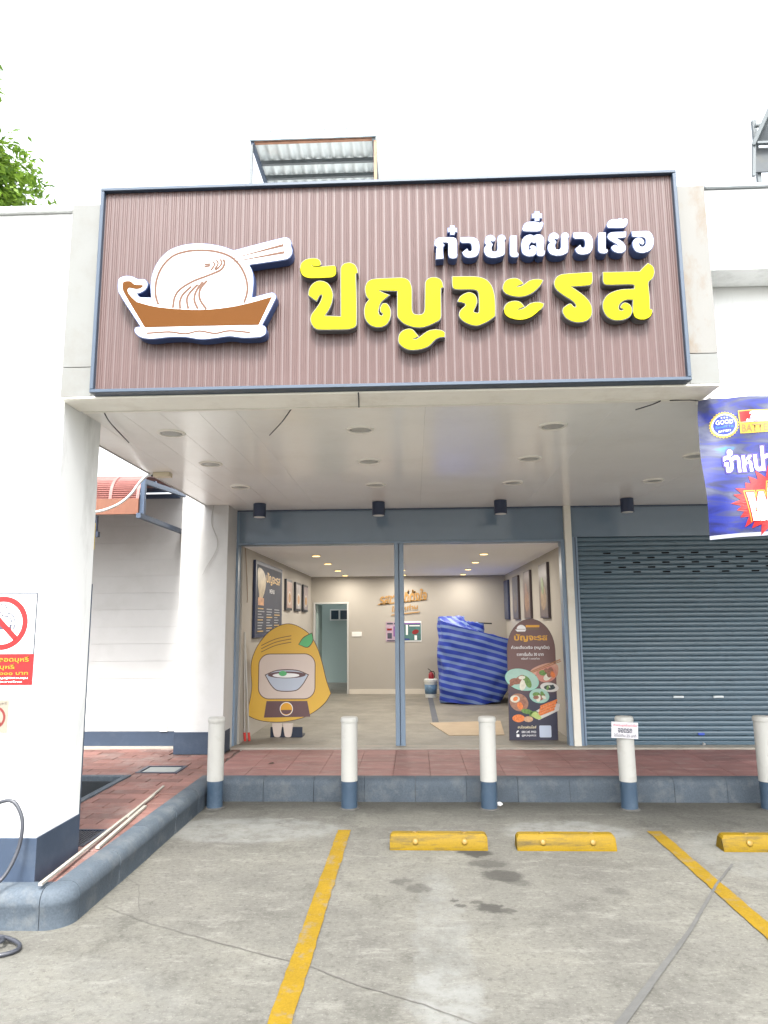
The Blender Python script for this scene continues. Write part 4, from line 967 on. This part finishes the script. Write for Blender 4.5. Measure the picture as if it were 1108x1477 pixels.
for k, (a, b_, wd_) in enumerate(((13.74, 14.34, 'last, in the far corner'), (12.43, 13.10, 'third from the front'), (11.15, 11.78, 'second from the front'), (9.69, 10.32, 'nearest the front'))):
    t = thing('picture_frame', 'dark food picture on the right inner wall, %s' % wd_, 'picture', (1.82, (a+b_)/2, 1.645), 'pictures on the right inner wall')
    MB().box(1.80, 1.839, a, b_, 1.645, 2.40, bev=.004).build('frame', M('frame_brown', (.05, .035, .04), .4, .05) if k else M('menu_edge', (0, 0, 0)), t)
    fn = face_left(1.80, b_, 1.645); wq = b_-a
    shape('print', rrect(.02, wq-.02, .02, .735, .003), fn, M('poster_dark%d' % k, ((.03, .045, .10), (.045, .05, .09), (.10, .06, .055), (.09, .065, .06))[k], .35, .5, 4.), t, .002, 0)
    shape('dish', oval(wq*.5, .28, wq*.33, .17, 24), fn, M('dish_brown%d' % k, ((.07, .08, .13), (.12, .10, .10), (.24, .13, .08), (.25, .17, .10))[k], .4, .6, 14.), t, .001, .002)
    shape('garnish', oval(wq*.45, .45, wq*.16, .13, 20, rot=30), fn, M('garnish%d' % k, ((.06, .08, .12), (.09, .10, .11), (.20, .11, .09), (.14, .19, .08))[k], .4, .5, 18.), t, .001, .0035)
# lettering on the back wall
wl = thing('wall_lettering', 'two lines of tan Thai lettering with underlines on the back wall', 'lettering', (-.2, 14.39, 1.85))
tan = M('lettering_tan', (.40, .215, .06), .5, .05)
fn = face_front(-.71, 14.385, 1.9)
def wtext(body, uc, vc, w_, h_): return text('lettering', body, fn, uc, vc, tan, wl, w=w_, h=h_, bold=.03, q=.004, slope=.10, shear=.1)
wtext('รสชาติที่ตั้งใจ', .50, .22, .95, .24); wtext('ให้ทุกท่าน', .53, -.02, .52, .14)
shape('underline', [(-.02, .05), (.96, .145), (.98, .165), (0, .075)], fn, tan, wl, .006, .0); shape('underline', [(.25, -.16), (.80, -.105), (.84, -.08), (.27, -.14)], fn, tan, wl, .006, .0)
pgreen = M('poster_green', (.05, .14, .13), .4, .4, 8.); ppk = M('poster_lilac', (.42, .30, .38), .4, .3, 9.)
t = thing('notice_poster', 'small lilac notice poster behind the centre post on the back wall', 'poster', (-.42, 14.39, 1.23))
MB().box(-.565, -.255, 14.39, 14.399, 1.225, 1.615).build('sheet', ppk, t); fn = face_front(-.565, 14.389, 1.225)
for a, b_, c_, d, mm in ((.02, .14, .34, .37, inkp), (.16, .29, .34, .37, inkp), (.03, .12, .06, .17, inkp), (.02, .12, .22, .26, red), (.15, .2, .1, .3, M('poster_violet', (.2, .08, .3), .4, .2)), (.22, .28, .05, .3, ppk), (.02, .29, .01, .03, inkp)): shape('print', rrect(a, b_, c_, d, .003, 1), fn, mm, t, .001, .0015)
t = thing('notice_poster', 'dark green poster with a red patch right of the centre post', 'poster', (-.05, 14.39, 1.23))
MB().box(-.245, .145, 14.39, 14.399, 1.225, 1.625).build('sheet', whitep, t); fn = face_front(-.245, 14.389, 1.225)
shape('print', rrect(.01, .38, .02, .37, .003, 1), fn, pgreen, t, .001, .0012)
for a, b_, c_, d, mm in ((.02, .37, .34, .365, M('poster_violet', (0, 0, 0))), (.08, .12, .13, .33, whitep), (.15, .36, .30, .32, whitep), (.25, .30, .03, .12, whitep), (.02, .15, .03, .06, bblu)): shape('print', rrect(a, b_, c_, d, .003, 1), fn, mm, t, .001, .0024)
shape('print', oval(.27, .19, .07, .045, 20, rot=20), fn, red, t, .001, .0036)

# tarpaulin-wrapped bundle
tp = thing('wrapped_bundle', 'tall bundle wrapped in blue striped tarpaulin in the right back corner', 'bundle', (1.08, 13.1, .206))
tm = bpy.data.materials.new('striped_tarpaulin'); tm.use_nodes = True; n = tm.node_tree.nodes; l = tm.node_tree.links; b = n['Principled BSDF']; b.inputs['Roughness'].default_value = .6
at = n.new('ShaderNodeAttribute'); at.attribute_name = 'stripe'; ms = n.new('ShaderNodeMath'); ms.operation = 'FRACT'; l.new(at.outputs['Fac'], ms.inputs[0])
rp = n.new('ShaderNodeValToRGB'); e = rp.color_ramp.elements; e[0].position = 0; e[0].color = (.014, .042, .36, 1); e[1].position = .5; e[1].color = (.15, .23, .48, 1); rp.color_ramp.interpolation = 'EASE'
e[1].position = .60; q = e.new(.50); q.color = (.014, .042, .36, 1); q = e.new(.92); q.color = (.15, .23, .47, 1); q = e.new(1.); q.color = (.014, .042, .36, 1)
l.new(ms.outputs[0], rp.inputs[0]); l.new(rp.outputs[0], b.inputs['Base Color'])
rg = random.Random(8); ph = [rg.uniform(0, 6.3) for _ in range(12)]
def tarp(cx, cy, hx, hy, z0, z1, slant, NZ=34, NA=96, tuck=.0, seed=0):
    rings = []; st = []
    for i in range(NZ+1):
        s = i/NZ; ring = []
        for j in range(NA):
            a = 2*math.pi*j/NA; ca, sa = math.cos(a), math.sin(a)
            k = (abs(ca)**4.6+abs(sa)**4.6)**(-1/4.6)
            wob = .016*math.sin(5*a+ph[0]+s*5)+.010*math.sin(11*a-9*s+ph[1])+.007*math.sin(26*s+7*a+ph[2])+.012*math.sin(13*s-3*a+ph[3])
            sh_ = (1-tuck*max(0, .42-s)*max(0, ca)*1.6)*(.94+.06*min(1, s/.18))-.02*s+wob*(1+.8*(1-s))
            q = Vector((cx+hx*k*ca, cy+hy*k*sa, s*1.3)); cr_ = 1-abs(mnoise.noise(Vector((q.x*2.6, q.y*2.6, q.z*3.4+q.x*2))))*2; sh_ += .05*cr_*abs(cr_)+.025*mnoise.noise(q*9)
            x = cx+hx*k*ca*sh_; y = cy+hy*k*sa*sh_
            zt = z1-slant*(x-cx)+.09*max(0, -ca)**6; z = z0+(zt-z0)*(s**.97)
            if s < .2: z += .03*max(0, math.sin(5*a+ph[4]))*(1-s/.2)
            ring.append((x, y, z)); st.append((z+.25*(x-cx)+.02*math.sin(2*a+ph[5])+.012*mnoise.noise(q*4))/.118)
        rings.append(ring)
    # gathered top, folded inwards
    for f in (.93, .72, .35):
        ring = []
        for j in range(NA):
            x, y, z = rings[NZ][j]; a = 2*math.pi*j/NA
            ring.append((cx+(x-cx)*f, cy+(y-cy)*f, z-.02*(1-f)+.02*math.sin(11*a+f*8+ph[6]))); st.append((z+.25*(x-cx)*f+.3*(1-f))/.118)
        rings.append(ring)
    return rings, st
def add_tarp(name, *a, **k):
    rings, st = tarp(*a, **k); mb = MB(); mb.rings(rings)
    mb.bm.verts.ensure_lookup_table(); o = mb.build(name, tm, tp, 50)
    at_ = o.data.attributes.new('stripe', 'FLOAT', 'POINT'); at_.data.foreach_set('value', st); return o
add_tarp('tarpaulin', 1.08, 13.1, .63, .62, .21, 1.45, .26, tuck=.5)
add_tarp('tarpaulin_top', 1.02, 13.35, .26, .25, 1.30, 1.60, .1, NZ=10, NA=48)
MB().bar((1.1, 13.2, 1.585), (1.42, 13.2, 1.57), .05, .025).build('protruding_board', black, tp)
bk = thing('paint_bucket', 'white plastic paint bucket with blue label beside the tarpaulin bundle', 'bucket', (.30, 13.75, .206))
MB().lathe([(.105, 0), (.122, .30), (.128, .30), (.128, .325), (.122, .33), (.115, .34), (.05, .345)], c=(.30, 13.75, .206), n=32).build('pail', M('pail_white', (.62, .64, .62), .4, .05), bk, 40)
MB().lathe([(.1115, .07), (.1205, .24)], c=(.30, 13.75, .206), n=32).build('label', M('pail_label', (.12, .22, .34), .4, .5, 16.), bk, True)
MB().lathe([(.131, .285), (.131, .312)], c=(.30, 13.75, .206), n=32).build('lid_rim', M('lid_pale', (.7, .7, .66), .4, .03), bk, 40)
fe = thing('fire_extinguisher', 'small red fire extinguisher resting on the paint bucket', 'fire extinguisher', (.31, 13.75, .551))
MB().lathe([(.05, 0), (.052, .01), (.052, .07), (.04, .10), (.018, .115), (.018, .13)], c=(.31, 13.75, .551), n=20).build('cylinder', M('extinguisher_red', (.30, .02, .03), .35, .08), fe, 40)
MB().bar((.31, 13.75, .69), (.25, 13.73, .735), .02, .012).build('lever', black, fe); MB().tube(open_smooth([(.31, 13.75, .68), (.36, 13.70, .68), (.375, 13.69, .62), (.365, 13.69, .57)], 4), .008, 8).build('hose', black, fe, True); MB().bar((.31, 13.75, .685), (.27, 13.74, .665), .018, .01).build('handle', black, fe)
tag(MB().prism([(.20, 10.256, .207), (.416, 9.148, .207), (1.106, 9.198, .207), (1.205, 10.453, .207)], (0, 0, .008)).build('cardboard_sheet', M('cardboard', (.42, .33, .23), .8, .08, 5., dirt=((.3, .22, .15), .3, 4.))), 'flat brown cardboard sheet lying on the shop floor', 'cardboard')
for k, (x, lab) in enumerate(((-2.045, 'left of two thin poles with red tips leaning by the door jamb'), (-1.995, 'right of two thin poles with red tips leaning by the door jamb'))):
    t = thing('red_tipped_pole', lab, 'pole', (x, 8.76, .21), 'red tipped poles')
    MB().tube([(x, 8.76, .21), (x-.008, 8.752, .31)], .016, 10).build('tip', M('tip_red', (.55, .05, .04), .4, .05), t, 40)
    tx_ = -2.055; MB().tube([(x-.008, 8.752, .31), (tx_, 8.66, 1.5)], .010, 10).build('rod', M('rod_grey', (.5, .49, .46), .35, .05, metal=.4), t, 40)
tag(MB().tube(open_smooth([(-2.062, 8.62, 2.52), (-2.06, 8.70, 2.25), (-2.06, 8.76, 2.02), (-2.05, 8.74, 1.90), (-2.045, 8.70, 1.86)], 5), .005, 6).build('loose_wire', M('brown_wire', (.25, .18, .13), .6, .05), None, True), 'thin wire hanging on the inner left wall near the opening', 'wire')

# arched food stand
ar = thing('food_standee', 'arched brown standee printed with noodle bowls at the right of the opening', 'standee', (1.40, 8.8, .206))
fn = face_front(1.111, 8.80, .206)
arch = [(0, 0), (.579, 0)]+[(.2995+.290*math.cos(R(a))+.0, 1.05+.378*math.sin(R(a))) for a in range(0, 181, 9)]
shape('panel', arch, fn, M('panel_edge', (.10, .07, .07), .5, .05), ar, .012, -.012)
pb = bpy.data.materials.new('standee_print'); pb.use_nodes = True; n = pb.node_tree.nodes; l = pb.node_tree.links; b = n['Principled BSDF']; b.inputs['Roughness'].default_value = .4
g = n.new('ShaderNodeNewGeometry'); sx = n.new('ShaderNodeSeparateXYZ'); l.new(g.outputs['Position'], sx.inputs[0]); mr = n.new('ShaderNodeMapRange'); mr.inputs[1].default_value = .75; mr.inputs[2].default_value = .98
no = n.new('ShaderNodeTexNoise'); no.inputs['Scale'].default_value = 6; ad = n.new('ShaderNodeMath'); ad.operation = 'MULTIPLY_ADD'; l.new(no.outputs[0], ad.inputs[0]); ad.inputs[1].default_value = .15; l.new(sx.outputs['Z'], ad.inputs[2]); l.new(ad.outputs[0], mr.inputs[0])
rp = n.new('ShaderNodeValToRGB'); rp.color_ramp.elements[0].color = (.035, .035, .065, 1); rp.color_ramp.elements[1].color = (.15, .075, .07, 1); l.new(mr.outputs[0], rp.inputs[0]); l.new(rp.outputs[0], b.inputs['Base Color'])   # the print itself runs from navy to brown
shape('print', [(.006+(x-.0)*.979, .006+y*.992) for x, y in arch], fn, pb, ar, .0015, .0)
pgold = M('standee_gold', (.72, .36, .03), .4, .05)
text('heading', 'ปัญจะรส', fn, .30, 1.20, pgold, ar, w=.40, h=.095, bold=.03, q=.0015)
text('lettering', 'ก๋วยเตี๋ยวเรือ (หมู/เนื้อ)', fn, .29, 1.082, whitep, ar, w=.46, h=.05, bold=.015, q=.0015)
text('lettering', 'ราคาเริ่มต้น 30 บาท', fn, .285, 1.006, whitep, ar, w=.32, h=.042, bold=.01, q=.0015)
text('lettering', 'พร้อมที่ 1 ของอร่อย', fn, .285, .955, whitep, ar, w=.22, h=.026, bold=.0, q=.0015)
shape('logo_plate', rrect(.245, .41, 1.325, 1.352, .003, 1), fn, pgold, ar, .0005, .0018); shape('logo_plate', rrect(.25, .40, 1.292, 1.318, .003, 1), fn, M('logo_dark', (.16, .10, .06), .4, .1), ar, .0005, .0018)
shape('logo_boat', oval(.19, 1.305, .055, .05, 20, 0, 180), fn, whitep, ar, .0005, .0018); shape('logo_boat', [(.115, 1.30), (.25, 1.30), (.235, 1.275), (.14, 1.275)], fn, whitep, ar, .0005, .0019)
def bowl(cx, cy, rx, ry, rot, colr, food, q, name='bowl'):
    o = shape(name, oval(cx, cy, rx, ry, 30, rot=rot), fn, colr, ar, .0006, q)
    shape('bowl_rim', oval(cx, cy+ry*.05, rx*.93, ry*.90, 30, rot=rot), fn, M('rim_inner', (.34, .52, .45), .4, .1, 10.) if 'mint' in colr.name else colr, o, .0005, q+.0007)
    for k, (fx, fy, fr, mm) in enumerate(food):
        shape('topping', oval(cx+fx*rx, cy+fy*ry, fr*rx, fr*ry*.85, 14, rot=k*37), fn, mm, o, .0004, q+.0013+k*.0002)
mintb = M('bowl_mint', (.28, .55, .45), .35, .15, 7.); redb = M('bowl_coral', (.55, .22, .17), .35, .2, 7.); wb = M('bowl_white', (.62, .60, .57), .35, .1, 7.)
meat = M('food_meat', (.28, .12, .08), .5, .5, 60.); grn = M('food_green', (.13, .25, .06), .5, .5, 60.); egg = M('food_white', (.68, .66, .55), .5, .15, 40.); org = M('food_orange', (.72, .20, .05), .5, .35, 60.); dkf = M('food_dark', (.03, .045, .05), .5, .4, 60.)
shape('hand', smooth_pts([(.28, .80, 0), (.36, .86, 0), (.5, .90, 0), (.60, .88, 0), (.615, .82, 0), (.59, .74, 0), (.5, .70, 0), (.38, .74, 0)], 4), fn, M('print_skin', (.55, .30, .22), .5, .2, 8.), ar, .0006, .0018)
bowl(.47, .77, .125, .095, 12, redb, ((-.3, .15, .42, grn), (.1, -.35, .45, egg), (.35, .2, .5, meat), (.6, -.05, .32, org), (.1, .35, .35, meat)), .0026)
shape('chopstick', [(.27, .80), (.64, .945), (.645, .935), (.275, .788)], fn, M('print_wood', (.36, .16, .07), .5, .2, 20.), ar, .0005, .0052); shape('chopstick', [(.30, .795), (.65, .925), (.652, .917), (.305, .785)], fn, M('print_wood', (0, 0, 0)), ar, .0005, .0058)
bowl(.175, .705, .205, .125, -14, mintb, ((-.38, -.15, .36, meat), (-.12, .05, .34, meat), (.05, -.45, .36, egg), (.35, -.25, .34, grn), (.22, .1, .28, grn), (.0, .2, .2, egg), (-.55, -.3, .24, meat)), .0052)
bowl(.50, .615, .11, .055, -6, wb, ((0, -.05, .62, dkf), (.15, .0, .4, dkf), (-.2, -.1, .3, grn), (0, .1, .14, egg)), .0040)
bowl(.375, .515, .118, .085, -5, mintb, ((-.3, .2, .38, grn), (.2, -.15, .45, meat), (-.1, -.35, .35, egg), (.3, .25, .3, grn), (.45, -.2, .25, egg), (-.35, -.2, .3, meat)), .0076)
bowl(.13, .44, .115, .10, -30, M('dish_brown', (.34, .17, .11), .4, .4, 25.), ((-.4, .4, .5, egg), (-.35, .42, .28, org), (.3, -.2, .4, meat), (.1, -.4, .4, org), (.45, .1, .3, meat)), .0040, 'dish')
shape('platter', [(.26, .30), (.36, .235), (.60, .345), (.615, .42), (.50, .44)], fn, wb, ar, .0006, .0030)
for k in range(4):
    shape('skewer', rrect(.36, .58, 0, .028, .012, 3), lambda u, v, q, k=k: fn(u*.95+.012*k, v+.27+k*.034+(u-.36)*.36, q), org, ar, .0005, .0040+.0003*k)
for a, b_, c_, d, r_ in ((.30, .305, .055, .03, 20), (.22, .335, .07, .028, -10)): shape('leaf_garnish', oval(a, b_, c_, d, 16, rot=r_), fn, grn, ar, .0005, .0056)
shape('cucumber', smooth_pts([(.27, .29, 0), (.32, .33, 0), (.37, .29, 0), (.39, .255, 0), (.34, .245, 0)], 3), fn, M('cucumber', (.45, .55, .18), .5, .2, 20.), ar, .0005, .0064)
shape('sauce_dish', oval(.12, .255, .075, .045, 20), fn, org, ar, .0006, .0030); shape('sauce_dish', oval(.235, .245, .055, .034, 20), fn, M('sauce_tan', (.55, .33, .2), .5, .3, 30.), ar, .0006, .0038)
text('lettering', 'สนใจแฟรนไชส์', fn, .215, .155, M('print_cream', (.7, .62, .4), .4, .03), ar, w=.22, h=.034, bold=.02, q=.0015)
text('lettering', '080 245 9953', fn, .235, .098, whitep, ar, w=.17, h=.026, bold=.01, q=.0015); text('lettering', '@PUNJAROS', fn, .235, .055, whitep, ar, w=.17, h=.026, bold=.01, q=.0015)
shape('phone_icon', stroke([(.092, .085), (.098, .102), (.115, .112)], .016), fn, whitep, ar, .0005, .0018); shape('page_icon', rrect(.088, .122, .04, .072, .006), fn, whitep, ar, .0005, .0018)
shape('blank_label', rrect(.36, .50, .035, .172, .012), fn, M('label_pale', (.50, .56, .68), .4, .03), ar, .0006, .0018)     # plain patch
MB().box(1.25, 1.57, 8.8125, 9.02, .206, .222).build('foot', black, ar)

# plain yellow cut-out board on the left
yb = thing('yellow_standee', 'big bell-shaped yellow cut-out board on a dark foot at the left of the opening', 'standee', (-1.6, 9.02, .206))
fn = face_front(-1.60, 9.03, .206)
bell = smooth_pts([(-.50, .285, 1), (-.455, .45, 0), (-.435, .62, 0), (-.45, .80, 0), (-.44, .95, 0), (-.37, 1.12, 0), (-.25, 1.27, 0), (-.12, 1.355, 0), (.02, 1.385, 0), (.16, 1.34, 0), (.29, 1.24, 0), (.38, 1.08, 0), (.44, .9, 0), (.49, .70, 0), (.55, .53, 1), (.48, .42, 0), (.36, .32, 0), (.2, .24, 0), (.02, .20, 0), (-.12, .19, 0), (-.28, .20, 0), (-.41, .235, 0)], 4)
shape('board', bell, fn, M('board_edge', (.10, .055, .03), .5, .05), yb, .014, -.014, .008)
ybm = M('standee_yellow', (.66, .40, .055), .45, .03, 2.)
shape('print', bell, fn, ybm, yb, .001, .0)
creamp = M('print_blush', (.62, .52, .46), .45, .03, 3.); dkl = M('print_brown_line', (.10, .055, .04), .5, .02); mauve = M('print_mauve', (.13, .07, .075), .5, .05)
bl = M('print_pale_blue', (.46, .51, .60), .45, .03)
shape('panel_outline', rrect(-.36, .36, .46, 1.02, .14, 8), fn, dkl, yb, .0006, .001); shape('cream_panel', rrect(-.35, .35, .47, 1.01, .13, 8), fn, creamp, yb, .0006, .0016)
for v in (1.10, 1.14, 1.18): shape('stripe', stroke(open_smooth([(-.33, v-.06), (-.15, v+.02), (.05, v+.06)]), .008), fn, dkl, yb, .0005, .001)
shape('lower_panel', [(-.28, .24), (.30, .25), (.26, .44), (-.25, .44)], fn, mauve, yb, .0006, .0024)
shape('badge', oval(0, .345, .082, .082, 28), fn, whitep, yb, .0005, .0032); shape('badge_disc', oval(0, .345, .074, .074, 28), fn, pgold, yb, .0005, .0038); shape('badge_boat', oval(0, .332, .066, .052, 20, 180, 360), fn, mauve, yb, .0005, .0044)
shape('bowl_outline', smooth_pts([(-.28, .76, 1), (-.12, .82, 0), (.12, .82, 0), (.28, .76, 1), (.2, .63, 0), (.11, .56, 0), (-.11, .56, 0), (-.2, .63, 0)], 4), fn, dkl, yb, .0006, .0024)
shape('bowl_print', smooth_pts([(-.265, .755, 1), (-.12, .808, 0), (.12, .808, 0), (.265, .755, 1), (.19, .635, 0), (.105, .57, 0), (-.105, .57, 0), (-.19, .635, 0)], 4), fn, bl, yb, .0006, .0032)
shape('broth', oval(0, .758, .24, .042, 24), fn, mauve, yb, .0005, .0040); shape('noodles', oval(-.01, .752, .17, .028, 20), fn, whitep, yb, .0005, .0046)
lf = M('print_leaf', (.10, .42, .16), .45, .04)
shape('leaf', oval(-.05, .775, .05, .032, 16), fn, lf, yb, .0005, .0074)
shape('leaf_outline', smooth_pts([(.14, 1.13, 1), (.20, 1.22, 0), (.315, 1.28, 1), (.33, 1.18, 0), (.26, 1.09, 0)], 4), fn, dkl, yb, .0006, .001); shape('leaf', smooth_pts([(.15, 1.132, 1), (.205, 1.21, 0), (.308, 1.268, 1), (.32, 1.18, 0), (.256, 1.10, 0)], 4), fn, lf, yb, .0006, .0016)
for xx in (-.105, .03):
    shape('strut_front', smooth_pts([(xx-.07, .17, 1), (xx+.055, .17, 1), (xx+.035, .02, 0), (xx, .004, 0), (xx-.045, .02, 0)], 3), fn, creamp, yb, .012, -.010)
MB().box(-1.80, -1.40, 9.048, 9.06, .206, .33).build('foot_front', navy, yb); MB().box(-1.80, -1.40, 9.062, 9.25, .206, .23).build('foot', navy, yb)
